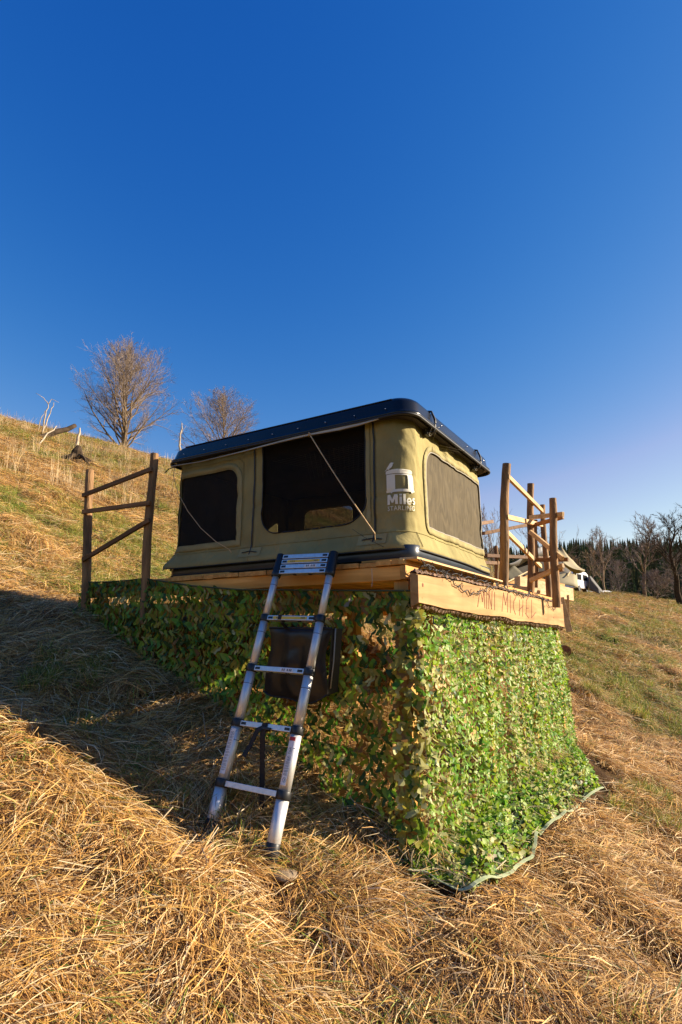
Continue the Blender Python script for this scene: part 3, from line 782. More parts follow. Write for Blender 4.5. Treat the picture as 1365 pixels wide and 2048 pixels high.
# printed logo on the corner: (u, v) in logo pixels -> (s, z)
def lg(u, v): return (-.026+.176*(u-332)/(624-332), .600-(v-590)*.000655)
def print_poly(outline, holes, name, off=.0048):
    vs, fs = sheet([lg(*p) for p in outline], [[lg(*p) for p in h] for h in holes], .012)
    return MB().add(vs, fs).build(name, M_PRINT, logo_parent, True, xform=lambda V: canvas_map(V, off))
logo_parent = tent
body = [(352, 703), (612, 703), (614, 855), (622, 858), (622, 873), (606, 873), (602, 884), (588, 884), (584, 873), (412, 873), (408, 882), (396, 882), (392, 873), (346, 873), (346, 858), (352, 855)]
hole = [(440, 712), (548, 712), (556, 720), (556, 848), (440, 848)]
print_poly(body, [hole], 'logo_box')
print_poly([(346, 697), (343, 678), (355, 664), (420, 658), (500, 656), (590, 660), (610, 668), (616, 682), (614, 697)], [], 'logo_lid')
bird = [(330, 664), (352, 648), (362, 632), (380, 616), (392, 598), (404, 590), (416, 589), (424, 593), (437, 597), (424, 602), (422, 618), (412, 636), (396, 646), (388, 648), (386, 658), (378, 658), (376, 650), (362, 652), (344, 662)]
print_poly(bird, [], 'logo_bird')
def text_sheet(body, u0, u1, v0, v1, bold=0.0, name='lettering', mapper=None, mat=None, par=None, cap=None, spacing=1.0):
    cu = bpy.data.curves.new('t', 'FONT'); cu.body = body; cu.size = 1; cu.offset = bold; cu.resolution_u = 3; cu.space_character = spacing
    ob = bpy.data.objects.new('t', cu); COL.objects.link(ob)
    me = bpy.data.meshes.new_from_object(ob.evaluated_get(bpy.context.evaluated_depsgraph_get()))
    bpy.data.objects.remove(ob)
    bm = bmesh.new(); bm.from_mesh(me); bmesh.ops.triangulate(bm, faces=bm.faces)
    for _ in range(2):
        bmesh.ops.subdivide_edges(bm, edges=[e for e in bm.edges if e.calc_length() > .25], cuts=1)
        bmesh.ops.triangulate(bm, faces=bm.faces)
    V = np.array([v.co[:] for v in bm.verts]); F = [tuple(v.index for v in f.verts) for f in bm.faces]
    bm.verts.ensure_lookup_table()
    V[:, 0] = (V[:, 0]-V[:, 0].min())/(np.ptp(V[:, 0])); V[:, 1] = (V[:, 1]-V[:, 1].min())/(np.ptp(V[:, 1]))
    U = u0+(u1-u0)*V[:, 0]; W = v1+(v0-v1)*V[:, 1]
    return mapper(U, W, F, name, mat, par)
def logo_map(U, W, F, name, mat, par):
    S = np.array([lg(u, v) for u, v in zip(U, W)])
    return MB().add(np.stack([S[:, 0], S[:, 1], 0*S[:, 0]], -1), F).build(name, M_PRINT, tent, True, xform=lambda V: canvas_map(V, .0048))
def stroke(pts, w):
    P = np.array(pts, float); T = np.gradient(P, axis=0); T /= np.linalg.norm(T, axis=1)[:, None]; N_ = np.stack([-T[:, 1], T[:, 0]], -1)*w/2
    return [tuple(p) for p in P+N_]+[tuple(p) for p in (P-N_)[::-1]]
def arc(cx, cy, rx, ry, a0, a1, n=12): return [(cx+rx*math.cos(R(a)), cy-ry*math.sin(R(a))) for a in np.linspace(a0, a1, n)]
glyphs = [[(357, 990), (360, 897), (390, 897), (411, 942), (430, 897), (459, 899), (463, 990), (437, 990), (435, 940), (418, 975), (402, 975), (386, 940), (384, 990)],
          [(476, 922), (499, 922), (499, 991), (476, 991)], [(476, 896), (499, 896), (499, 913), (476, 913)], [(511, 897), (533, 897), (533, 993), (511, 993)],
          ]
strips = [([(553, 966), (574, 966), (583, 964)]+arc(566, 963, 18, 26, 4, 305, 18), 14),
          (arc(613, 945, 9.5, 12, 30, 262, 10)+arc(613, 972, 9.5, 14, 82, -150, 10), 12)]
for g_ in glyphs: print_poly(g_, [], 'letter', .0048)
for pts_, w_ in strips:
    o_ = stroke(pts_, w_); n_ = len(pts_); S_ = [lg(*p) for p in o_[:n_]+o_[n_:][::-1]]
    MB().add([(a, b, 0) for a, b in S_], [(i, i+1, n_+i+1, n_+i) for i in range(n_-1)]).build('letter', M_PRINT, tent, True, xform=lambda V: canvas_map(V, .0048))
text_sheet('STARLING', 360, 624, 1006, 1048, .0, 'lettering', logo_map, spacing=1.1)['label'] = 'thin word STARLING'
# ------------------------------------------------------------------ timber platform
deck = thing('timber_platform', 'raised sawn timber deck that levels the slope under the tent', 'platform', (-1.5, 2, -1.3))
DY0, DY1 = -.085, 4.05
x = -3.04; k = 0
rd = random.Random(4)
while x < -.03:
    w = rd.uniform(.10, .14); w = min(w, .0-x)
    MB().box((x, DY0+rd.uniform(-.006, .012), -.043+rd.uniform(-.003, .002)), (x+w-.004, DY1, -.013+rd.uniform(-.004, .003))).build('deck_board', W_Y, deck, bevel=.002)
    x += w
MB().box((-3.05, -.070, -.128), (-.035, -.024, -.0465)).build('front_beam', W_X, deck, bevel=.003)
MB().box((-.034, -.078, -.125), (.002, .10, -.046)).build('beam_end', W_Y, deck, bevel=.003)
MB().box((-3.05, -.055, -.30), (-.02, -.012, -.20)).build('lower_beam', W_X, deck, bevel=.003)
MB().box((-1.95, -.04, -.012), (-1.38, .03, .0)).build('shim_board', W_X, deck, bevel=.001)
MB().box((-.30, -.05, -.012), (.025, .06, -.001)).build('shim_board', W_X, deck, bevel=.001)
MB().beam((.012, -.06, -.0065), (.012, 1.6, -.0065), .11, .012, nseg=1).build('edge_board', W_PALE, deck, bevel=.001)
for y in (1.3, 2.7, 3.95):
    MB().box((-3.05, y, -.17), (-.01, y+.05, -.05)).build('joist', W_X, deck)
for px_, py_ in ((-.045, .0), (-.045, 1.35), (-.045, 2.7), (-.045, 3.9), (-1.1, 1.2), (-2.2, 1.35), (-1.1, 2.75), (-2.9, .03)):
    zb = float(gh(px_, py_))-.12
    MB().box((px_-.045, py_-.045, zb), (px_+.045, py_+.045, -.131 if py_ < .1 else -.173)).build('post', W_Z, deck, bevel=.003)
for a, b in (((-.045, .05, -.45), (-.045, 1.3, -1.3)), ((-.06, .0, -1.2), (-1.4, .03, -.45))):
    if a[1] > .01: MB().beam(a, b, .03, .09).build('brace', W_PALE, deck, bevel=.002)
# live-edged slab along the sunny side
def slab():
    X0, X1 = .052, .100; n = 90
    top = [(835, 1145), (905, 1158), (980, 1171), (1050, 1188), (1125, 1207)]; bot = [(832, 1210), (905, 1222), (980, 1234), (1050, 1245), (1125, 1254)]
    T = np.array([onx(a, b, X1) for a, b in top]); Bm = np.array([onx(a, b, X1) for a, b in bot])
    ys = np.linspace(-.13, 3.82, n)
    zt = np.interp(ys, T[:, 1], T[:, 2])+.010*fbm(ys*2.2, ys*0, 3, 3); zb = np.interp(ys, Bm[:, 1], Bm[:, 2])+.016*fbm(ys*2.6, ys*0+5, 4, 4)
    face = MB(); bark = MB()
    V = []; F = []
    for i, y in enumerate(ys):
        V += [(X1, y, zb[i]+.012), (X1, y, zt[i]-.012), (X0, y, zt[i]+.006), (X0, y, zb[i]-.012)]
        if i:
            for k in range(4): F.append((4*i-4+k, 4*i-4+(k+1) % 4, 4*i+(k+1) % 4, 4*i+k))
    F.append((0, 1, 2, 3)); F.append(tuple(4*(n-1)+k for k in (3, 2, 1, 0)))
    face.add(V, F)
    s = face.build('name_board', W_SLAB, deck); s['label'] = 'live-edged slab with hand drawn words MINI MICHEL'
    for (zz, sg) in ((zt, 1), (zb, -1)):
        V = []; F = []; m = 7
        for i, y in enumerate(np.linspace(-.13, 3.82, 260)):
            zc = np.interp(y, ys, zz); rr = rd.uniform(.7, 1.35)
            for k in range(m):
                t = k/(m-1); xx = X1+.001-(X1-X0+.01)*t; h = (.004+.018*math.sin(math.pi*min(1, .12+t*.9)))*(rr*rd.uniform(.7, 1.3))
                V.append((xx+rd.uniform(-.002, .002), y+rd.uniform(-.004, .004), zc-sg*.013*(1-t)+sg*h))
            if i:
                for k in range(m-1): F.append((m*i-m+k, m*i-m+k+1, m*i+k+1, m*i+k))
        MB().add(V, F).build('bark_edge', M_BARK, s)
    ink = simple('brown_ink', (.20, .065, .025), .8)
    S = [[(632, 335), (651, 203)], [(651, 203), (667, 300)], [(667, 300), (677, 210)], [(677, 210), (684, 345)], [(697, 213), (697, 352)], [(712, 352), (713, 225)], [(713, 225), (732, 355)], [(732, 355), (736, 220)], [(754, 230), (754, 360)],
         [(807, 368), (818, 235)], [(818, 235), (832, 322)], [(832, 322), (848, 240)], [(848, 240), (846, 375)], [(866, 255), (868, 380)], [(907, 268), (893, 292), (889, 330), (893, 360), (904, 390)], [(933, 285), (933, 398)], [(957, 290), (955, 405)], [(928, 362), (959, 328)],
         [(1004, 253), (982, 290), (981, 385)], [(984, 345), (998, 346)], [(975, 383), (999, 416)], [(1019, 285), (1019, 413)], [(1019, 416), (1048, 376)]]
    for si, st in enumerate(S):
        if si in (0, 9): mb = MB()
        P = [onx(780+a/3.592, 1120+b/3.592, X1+.0012) for a, b in st]
        for a, b in zip(P[:-1], P[1:]): mb.beam(a, b, .0022, .0085, up=(1, 0, 0)) if False else mb.beam(a, b, .009, .0022, up=(1, 0, 0))
        if si in (8, len(S)-1): mb.build('lettering', ink, s, xform=None)['label'] = 'hand drawn word '+('MINI' if si == 8 else 'MICHEL')
    for px, py in ((846, 1170), (1108, 1235), (1090, 1213)):
        mb = MB(); c = onx(px, py, X1); V_, F_ = loft([np.array([(X1+d, c[1]+q*math.cos(a), c[2]+q*math.sin(a)) for a in np.linspace(0, 6.283, 8)[:-1]]) for q, d in ((.012, .0005), (.010, .002))], True, False); mb.add(V_, F_)
        mb.build('knot', ink, s)
slab()

# ------------------------------------------------------------------ railings
def pole(parent, p0, p1, r0, r1, name='post'):
    p0 = np.array(p0, float); p1 = np.array(p1, float); t = np.linspace(0, 1, 14)[:, None]
    P = p0*(1-t)+p1*t; P[:, 0] += .006*np.sin(t[:, 0]*7+p0[0]*5); P[:, 1] += .006*np.cos(t[:, 0]*6+p0[1]*3)
    rr = (r0*(1-t)+r1*t)[:, 0]*(1+.05*np.sin(t[:, 0]*23+p0[1]*9))
    mb = MB(); mb.tube(P, rr, 12, cap=False); o = mb.build(name, M_POST, parent, True)
    d = P[-1]-P[-2]; d /= np.linalg.norm(d); th = np.linspace(0, 2*math.pi, 13)[:-1]
    a = np.cross(d, [0, 1, 0]); a /= np.linalg.norm(a); b = np.cross(d, a)
    MB().add([P[-1]+d*.001+rr[-1]*.99*(math.cos(q)*a+math.sin(q)*b) for q in th], [tuple(range(12))]).build('cut_end', M_CUT, o)
    return o
def rail(parent, p0, p1, w, h, mat, lab=None):
    o = MB().beam(p0, p1, w, h, nseg=1).build('rail', mat, parent, bevel=.002)
    return o
lr = thing('pole_railing', 'dark railing of two peeled poles and three sloping battens left of the tent', 'railing', (-3, -.1, -.05), 'pole railings of the deck')
PA = ony(173, 1225, -.1); PB = ony(180, 940, -.1)
pole(lr, (PA[0], -.10, float(gh(PA[0], -.1))-.1), (PB[0], -.10, PB[2]), .037, .034)
PA = ony(293, 1160, -.1); PB = ony(308, 908, -.1)
pole(lr, (PA[0], -.10, -.35), (PB[0], -.10, PB[2]), .034, .032)
for a, b in (((166, 991), (304, 938)), ((166, 1024), (301, 1006)), ((166, 1120), (300, 1040))):
    rail(lr, ony(*a, -.145), ony(*b, -.145), .022, .036, W_BROWN)
rr_ = thing('pole_railing', 'pale zigzag railing of four peeled poles at the open right end of the deck', 'railing', (0, 2.6, -.05), 'pole railings of the deck')
D1, D2, D3, D4 = 5.05, 6.3, 6.9, 5.9
def P_(px, py, d): return atd(px, py, d)
pole(rr_, P_(1006, 1185, D1), P_(1013, 928, D1), .042, .038)
pole(rr_, P_(1062, 1205, D2), P_(1062, 968, D2), .040, .036)
pole(rr_, P_(1100, 1215, D3), P_(1085, 1010, D3), .036, .030)
pole(rr_, P_(1113, 1215, D4), P_(1105, 997, D4), .040, .037)
RW = .045
for a, da, b, db in (((1016, 953), D1-.03, (1085, 1022), D3-.1), ((1014, 1034), D1-.03, (1084, 1050), D3-.1), ((1013, 1064), D1-.03, (1082, 1133), D3-.1),
                     ((1060, 1035), D2-.07, (1127, 1028), D4-.06), ((1060, 1063), D2-.07, (1126, 1117), D4-.06), ((1061, 1161), D2-.07, (1127, 1131), D4-.06)):
    rail(rr_, P_(*a, da), P_(*b, db), .028, RW, W_PALE)
for a, da, b, db in (((1062, 1052), D2+.06, (1127, 1034), 6.1), ((1070, 1120), D2+.05, (1137, 1119), 6.2), ((1060, 1152), D2+.05, (1127, 1138), 6.0)):
    rail(rr_, P_(*a, da), P_(*b, db), .028, .042, W_BROWN)
br = thing('batten_railing', 'thin brown batten railing at the back of the deck behind the tent', 'railing', (-2.2, 4, -.05))
for a, da, b, db in (((950, 1070), 6.6, (1066, 1048), 7.2), ((930, 1052), 6.2, (986, 1043), 6.6), ((950, 1110), 6.6, (1086, 1116), 7.4), ((950, 1124), 6.6, (1010, 1127), 7.0)):
    rail(br, P_(*a, da), P_(*b, db), .028, .040, W_BROWN)
for px in (993, 940, 1072): pole(br, P_(px+1, 1175, 6.9), P_(px, 1040 if px != 993 else 1092, 6.9), .024, .022)

# ------------------------------------------------------------------ telescopic ladder
M_ALU = simple('brushed_aluminium', (.74, .72, .69), .45, metal=.6, var=.08, scale=60, stretch=(1, 1, .03), bump=.05, bscale=300)
M_ALUM = simple('matt_aluminium', (.66, .66, .66), .42, metal=.85, var=.08, scale=40, bump=.05)
M_PLAST = simple('black_plastic', (.014, .014, .015), .42, var=.2)
M_YEL = simple('yellow_sticker', (.75, .50, .04), .45, var=.05)
M_WHT = simple('white_sticker', (.80, .77, .74), .5, var=.05)
M_RED = simple('red_sticker', (.62, .03, .02), .45)
M_INK = simple('grey_print', (.09, .08, .08), .6)
SC = .92
def sc_(p): return CAM+SC*(np.array(p)-CAM)
LP0 = sc_((-.807, .054, -.024)); LV = np.array([-.008, -.329, -.944]); LV /= np.linalg.norm(LV)
LU = np.array([1, .081, .038]); LU = LU-LV*(LU@LV); LU /= np.linalg.norm(LU); LN = np.cross(LU, LV); LN = LN if LN[1] < 0 else -LN
LW = .42*SC; LD = .326*SC
lad = thing('telescopic_ladder', 'silver telescopic ladder leaning against the tent above the camouflage net', 'ladder', LP0+LV*LD*4.9)
def LPt(k, side, n=0, dv=0): return LP0+LV*(LD*k+dv)+LU*(LW/2*side)+LN*n
rads = [.0208, .0238, .0268, .0298, .0328]
KE = {-1: 4.80, 1: 4.92}
for side in (-1, 1):
    for i in range(5):
        k0 = i; k1 = i+1 if i < 4 else KE[side]
        o = MB().tube(np.array([LPt(k0, side, dv=.02), LPt((k0+k1)/2, side), LPt(k1, side, dv=-.018 if i < 4 else 0)]), rads[i], 20).build('tube_section', M_ALU, lad, True)
        if i < 4: MB().tube(np.array([LPt(k0+.29, side, dv=-.0015), LPt(k0+.29, side, dv=.0015)]), rads[i]+.0004, 20).build('groove', M_INK, o, True)
    for i in range(0, 5):
        r = rads[i]+.005
        if i == 0: continue
        MB().tube(np.array([LPt(i, side, dv=-.020), LPt(i, side, dv=-.016), LPt(i, side, dv=.016), LPt(i, side, dv=.020)]), [r-.002, r, r, r-.002], 20).build('collar', M_PLAST, lad, True)
    P = [LPt(0, side, dv=v) for v in (-.125, -.120, -.08, -.078, -.04, -.038, .0, .002, .028, .032)]
    MB().tube(np.array(P), [.020, .026, .026, .0275, .0275, .029, .029, .0305, .0305, .027], 20).build('collar_stack', M_PLAST, lad, True)
    P = [LPt(KE[side], side, dv=v) for v in (-.075, -.070, .0, .004)]
    MB().tube(np.array(P), [.032, .0355, .0360, .033], 20).build('foot_cap', M_PLAST, lad, True)
def rungbox(cen, wid, h, dep, name, mat, par, bev=.002):
    mb = MB(); vs = []
    for a, b, c in ((-1, -1, -1), (1, -1, -1), (1, 1, -1), (-1, 1, -1), (-1, -1, 1), (1, -1, 1), (1, 1, 1), (-1, 1, 1)):
        vs.append(cen+LU*a*wid/2+LV*b*h/2+LN*c*dep/2)
    mb.add(vs, [(0, 3, 2, 1), (4, 5, 6, 7), (0, 1, 5, 4), (1, 2, 6, 5), (2, 3, 7, 6), (3, 0, 4, 7)])
    return mb.build(name, mat, par, bevel=bev)
def rung(k, dv, sticker=None, lab=None):
    c = LP0+LV*(LD*k+dv)
    wid = LW-.054
    r = rungbox(c, wid, .028, .034, 'rung', M_ALUM, lad)
    if lab: r['label'] = lab
    fr = LN*.0172
    for s in (-1, 1):
        if k < 4: rungbox(c+LU*s*(wid/2-.024)+fr, .032, .014, .003, 'release_button', M_PLAST, r, .001)
        rungbox(c+LU*s*(wid/2-.11)+LV*.0155, .022, .005, .016, 'rubber_bump', M_PLAST, r, .001)
    if sticker == 'y':
        rungbox(c+fr-LU*.005, .235, .017, .0014, 'yellow_sticker', M_YEL, r, 0)
        for q in (-.095, -.083, -.070, .075, .085, .095): rungbox(c+fr*1.06+LU*q, .007, .007, .001, 'print', M_INK, r, 0)
    if sticker == 'w':
        rungbox(c+fr+LU*.055, .085, .019, .0014, 'warning_sticker', M_WHT, r, 0)
        for q in (.028, .040, .062, .075, .085): rungbox(c+fr*1.06+LU*q, .006, .012, .001, 'print', M_INK, r, 0)
    return r
rung(0, -.100, None); rung(0, -.066, 'y', 'stacked rung with a yellow sticker'); rung(0, -.032, 'w', 'stacked rung with a warning sticker'); rung(0, .002)
rung(1, 0, 'y', 'rung with a yellow sticker'); rung(2, 0, 'w', 'rung with a small warning sticker'); rung(3, 0); rung(4, 0)
# wrapped stickers on the lowest long sections
def wrap(side, k0, k1, a0, a1, mat, name, rad, par=lad):
    n = 8; V = []; F = []
    A_ = LU; B_ = LN
    for j, k in enumerate(np.linspace(k0, k1, 2)):
        for i in range(n+1):
            a = R(a0+(a1-a0)*i/n); V.append(LPt(k, side)+rad*(A_*math.sin(a)+B_*math.cos(a)))
    for i in range(n): F.append((i, i+1, n+2+i, n+1+i))
    return MB().add(V, F).build(name, mat, par, True)
def pict(side, k0, k1, rad, par, seed, red=False):
    q = random.Random(seed); k = k0+.03
    dark = MB(); n = 4
    while k < k1-.03:
        if q.random() < .45:          # round pictogram ring with a figure
            kc = k+.045
            pts = [LPt(kc+.036*math.sin(t), side)+(rad+.0006)*(LU*math.sin(R(8+18*math.cos(t)))+LN*math.cos(R(8+18*math.cos(t)))) for t in np.linspace(0, 6.283, 14)]
            dark.tube(np.array(pts), .0008, 3, cap=False)
            dark.tube(np.array([LPt(kc-.02, side)+(rad+.0006)*(LU*math.sin(R(2))+LN*math.cos(R(2))), LPt(kc+.005, side)+(rad+.0006)*(LU*math.sin(R(14))+LN*math.cos(R(14))), LPt(kc+.022, side)+(rad+.0006)*(LU*math.sin(R(4))+LN*math.cos(R(4)))]), .0015, 3)
            k += .10
        else:                         # lines of fine print
            for j in range(q.randint(2, 4)):
                a1 = q.uniform(14, 32)
                pts = [LPt(k, side)+(rad+.0006)*(LU*math.sin(R(t))+LN*math.cos(R(t))) for t in np.linspace(-16, a1, n)]
                dark.tube(np.array(pts), .0007, 3); k += .012
            k += .012
    dark.build('fine_print', M_INK, par)
s_ = wrap(-1, 3.11, 3.86, -28, 38, M_WHT, 'instruction_sticker', rads[3]+.0007); pict(-1, 3.12, 3.85, rads[3]+.0007, s_, 3)
s_ = wrap(1, 3.18, 3.86, -30, 30, M_WHT, 'instruction_sticker', rads[3]+.0007); pict(1, 3.24, 3.85, rads[3]+.0007, s_, 8)
wrap(1, 3.115, 3.175, -30, 34, M_RED, 'red_sticker', rads[3]+.0008)
# strap looped over the fourth rung
M_WEB = simple('black_webbing', (.010, .010, .011), .7, var=.3)
def ribbon(pts, w, wd, thick=.0022):
    pts = np.array(pts, float); wd = np.array(wd, float); wd /= np.linalg.norm(wd)
    V = []; F = []
    T = np.gradient(pts, axis=0); T /= np.linalg.norm(T, axis=1)[:, None]
    for p, t_ in zip(pts, T):
        nn = np.cross(t_, wd); nn /= np.linalg.norm(nn)
        V += [p-wd*w/2-nn*thick, p+wd*w/2-nn*thick, p+wd*w/2+nn*thick, p-wd*w/2+nn*thick]
    for i in range(len(pts)-1):
        for k in range(4): F.append((4*i+k, 4*i+(k+1) % 4, 4*i+4+(k+1) % 4, 4*i+4+k))
    F += [(3, 2, 1, 0), tuple(4*(len(pts)-1)+k for k in range(4))]
    return MB().add(V, F)
c3 = LP0+LV*LD*3
st = thing('webbing_strap', 'black webbing strap looped over the fourth rung of the ladder', 'strap', c3)
a = c3+LU*.0
P = [a-LN*.02+LV*.02, a+LN*.0-LV*.018, a+LN*.022-LV*.010, a+LN*.022+LV*.02, a+LN*.012+LV*.06]
down = [P[-1]+np.array([.0, .02*t, -.52*t]) for t in np.linspace(.05, 1, 12)]
ribbon(P+down, .032, LU).build('strap_tail', M_WEB, st)
P = [a+LN*.024+LV*.006-LU*.0, a+LN*.03+LV*.025-LU*.03, a+LN*.02+LV*.10-LU*.06, a+LN*.02+LV*.16-LU*.085]
ribbon(P, .026, LU*.8+LV*.5).build('strap_end', M_WEB, st)
rungbox(a+LN*.024+LV*.012+LU*.01, .07, .014, .008, 'strap_buckle', M_PLAST, st)

# ------------------------------------------------------------------ black bag hanging behind the ladder
M_BAG = simple('black_vinyl', (.018, .014, .012), .34, var=.5, scale=4, bump=.3, bscale=14, spec=.5)
bag = thing('storage_bag', 'flat black vinyl bag hanging from the ladder in front of the net', 'bag', (-.72, -.22, -.40))
def bag_body():
    n, m = 22, 22; V = []; F = []
    TLc, TRc, BLc, BRc = [ony(*p, -.20) for p in ((540, 1256), (664, 1257), (527, 1378), (654, 1392))]
    for side in (-1, 1):
        for j in range(m+1):
            for i in range(n+1):
                u, v = i/n, j/m
                p = (TLc*(1-u)+TRc*u)*(1-v)+(BLc*(1-u)+BRc*u)*v
                sag = .05*math.sin(math.pi*u)**.8*v**2+.012*math.sin(9*u+1)*v
                bul = (.030*(math.sin(math.pi*u)*math.sin(math.pi*min(1, v*1.0)))**.5)
                p = p+np.array([.018*math.sin(v*3.0)*(1-2*u)+.010*math.sin(7*v+2*u), 0, 0])
                wr = .030*float(fbm(u*3+side, v*2.2, 3, 66))*math.sin(math.pi*u)*math.sin(math.pi*v)+.012*math.exp(-((u-.33-.1*v)/.07)**2)*(1-v)*v*3
                V.append((p[0], p[1]+side*bul-(wr if side < 0 else 0), p[2]-sag))
    w = n+1; o = w*(m+1)
    for j in range(m):
        for i in range(n):
            a = j*w+i; F.append((a, a+1, a+w+1, a+w)); F.append((o+a+w, o+a+w+1, o+a+1, o+a))
    MB().add(V, F).build('bag_body', M_BAG, bag, True)
    MB().tube(np.array([TLc, TRc]), .007, 8).build('top_edge', M_RUBBER, bag, True)
    tq = np.linspace(0, 1, 14)[:, None]; Pq = BLc*(1-tq)+BRc*tq; Pq[:, 2] -= .05*np.sin(math.pi*tq[:, 0])**.8+.012*np.sin(9*tq[:, 0]+1); MB().tube(Pq, .005, 8).build('bottom_edge', M_RUBBER, bag, True)
    z = TRc*.97+TLc*.03; z2 = BRc*.97+BLc*.03
    MB().tube(np.array([TRc+[.02, .01, .0], (TRc+BRc)/2+[.022, .012, 0], BRc+[.018, .01, .04]]), .004, 6).build('zip', M_PIPE, bag, True)
    V = [TRc, TRc+[.035, .06, -.0], BRc+[.035, .06, .02], BRc]
    MB().add(V, [(0, 1, 2, 3)]).build('gusset', M_BAG, bag)
    r1 = LP0+LV*LD
    for u in (-.075, .17):
        q = TLc*(1-(u+.2)/.44)+TRc*((u+.2)/.44)
        ribbon([r1+LU*u+LN*.018+LV*.012, r1+LU*u+LN*.020-LV*.016, r1+LU*u-LN*.02-LV*.012, r1+LU*u-LN*.02+LV*.02, q], .024, LU).build('hanging_strap', M_WEB, bag)
bag_body()

# ------------------------------------------------------------------ camouflage net
M_NET = vcol('camouflage_cloth', .5, .40, 0, spec=.4)
M_HEM = simple('pale_green_tape', (.44, .47, .30), .7, c2=(.28, .34, .18), scale=9)
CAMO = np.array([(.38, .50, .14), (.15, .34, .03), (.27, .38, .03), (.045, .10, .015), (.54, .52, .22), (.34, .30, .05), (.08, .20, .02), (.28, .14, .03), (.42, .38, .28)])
net = thing('camouflage_net', 'leafy green camouflage net draped around the deck down to the grass', 'net', (0, 1, -1.4))
def leaf_field(S, U0, U1, V0, V1, cu, cv, keep, weights, seed, curl, size, jitter=.25, parent=net, name='net_panel', blot=1.6, layers=1, slim=1.0, zig=.55, zj=.30):
    """S(u, v) arrays -> points; leaves hang in wavy chains down the v direction"""
    q = np.random.RandomState(seed); mb = MB()
    nu = int((U1-U0)/cu); nv = int((V1-V0)/cv)
    for L_ in range(layers):
        U, W = np.meshgrid(U0+(np.arange(nu)+.5)*cu+L_*cu*.5, V0+(np.arange(nv)+.5)*cv, indexing='ij')
        U = U.ravel()+q.randn(nu*nv)*cu*jitter*.5; W = W.ravel()+q.randn(nu*nv)*cv*jitter*.5
        par_ = (np.arange(nu*nv) % nv) % 2
        k = keep(U, W, q); U, W, par_ = U[k], W[k], par_[k]
        e = .02
        P = S(U, W); Tu = (S(U+e, W)-P)/e; Tv = (S(U, W+e)-P)/e
        Tu /= np.linalg.norm(Tu, axis=1)[:, None]+1e-9; Tv /= np.linalg.norm(Tv, axis=1)[:, None]+1e-9
        Nn = np.cross(Tu, Tv); Nn /= np.linalg.norm(Nn, axis=1)[:, None]+1e-9
        n = len(U)
        ang = np.where(par_ > 0, zig, -zig)+q.randn(n)*zj
        bl = fbm(U*blot+3, W*blot, 3, seed+7)+q.randn(n)*.33
        order = np.argsort(np.argsort(bl))/max(1, n-1)
        wts = np.cumsum(weights)/np.sum(weights); ci = np.searchsorted(wts, q.permutation(n)/n*.55+order*.45)
        ci = np.clip(ci, 0, len(CAMO)-1)
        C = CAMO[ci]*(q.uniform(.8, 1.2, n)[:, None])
        Dl = Tv*np.cos(ang)[:, None]+Tu*np.sin(ang)[:, None]; Dw = np.cross(Nn, Dl)
        c1 = q.randn(n)*curl; c2 = q.randn(n)*curl; tw = q.randn(n)*.5*curl
        sz = size*q.uniform(.75, 1.25, n); wd = sz*q.uniform(.55, .85, n)*slim
        prof_ = [(-.62, .28, -.15), (-.25, .50, .05), (.15, .36, -.05), (.42, .50, .12), (.72, .16, .0)]
        VV = []
        for (t, hw, sh) in prof_:
            bend = c1*(t*t)*1.2+c2*t*.6
            cen = P+Dl*(t*sz)[:, None]+Dw*(sh*sz)[:, None]+Nn*(bend*sz*.8)[:, None]
            for s in (-1, 1):
                VV.append(cen+Dw*(s*hw*wd)[:, None]+Nn*((tw*s*hw+np.abs(c2)*.35*abs(s)*hw)*wd*1.4)[:, None])
        VV = np.stack(VV, 1)          # n, 10, 3
        F = []
        for i in range(n):
            b = i*10
            for j in range(4): F.append((b+2*j, b+2*j+1, b+2*j+3, b+2*j+2))
        mb.add(VV.reshape(-1, 3), F, np.repeat(C, 10, axis=0))
    o = mb.build(name, M_NET, parent, True)
    return o
# side panel: u = metres along the deck, v = 0..1 from slab to hem
hem_px = [(815, 1765), (880, 1785), (950, 1797), (1010, 1778), (1060, 1722), (1075, 1692), (1100, 1660), (1150, 1628), (1207, 1592)]
HEM = np.array([hit(*p) for p in hem_px]); HT = np.array([0, .10, .22, .32, .44, .52, .66, .82, 1.0])
def side_S(u, w):
    u = np.asarray(u, float); w = np.asarray(w, float); t = np.clip(u/3.72, 0, 1)
    top = np.stack([.045+.0*t, -.075+3.78*t, -.245-.10*t], -1)
    hem = np.stack([np.interp(t, HT, HEM[:, i]) for i in range(3)], -1)
    foot = np.stack([.10+.06*t, top[..., 1]*(.86)+hem[..., 1]*.14, np.zeros_like(t)], -1)
    foot[..., 2] = gh(foot[..., 0], foot[..., 1], False)+.05
    foot[..., 2] = np.maximum(foot[..., 2], hem[..., 2]+.02)
    a = np.clip(w/.68, 0, 1)[..., None]; b = np.clip((w-.68)/.32, 0, 1)[..., None]
    P = top*(1-a)+foot*a; P = P*(1-b)+hem*b
    x = P[..., 0]+.05*np.sin(a[..., 0]*math.pi)*(.4+.6*fbm(u*1.4, w*2, 2, 15)) + .028*fbm(u*5, w*1.2, 3, 19)
    z = P[..., 2]+.03*b[..., 0]+.06*np.sin(b[..., 0]*math.pi)*1.0+.03*fbm(u*4, w*5, 2, 20)*b[..., 0]
    return np.stack([x, P[..., 1]+.03*fbm(u*3, w*3, 2, 33), z], -1)
side_S1 = lambda u, w: side_S(u, w/2.08)
o = leaf_field(side_S1, 0, 3.74, 0, 2.08, .041, .044, lambda U, W, q: q.rand(len(U)) < .98, [4.6, 3.4, 3.8, 1.0, 3.6, 1.2, 1.1, .3, .8], 5, .9, .031, layers=2, slim=.82, zj=.45)
o['label'] = 'sunlit dense net panel below the slab'
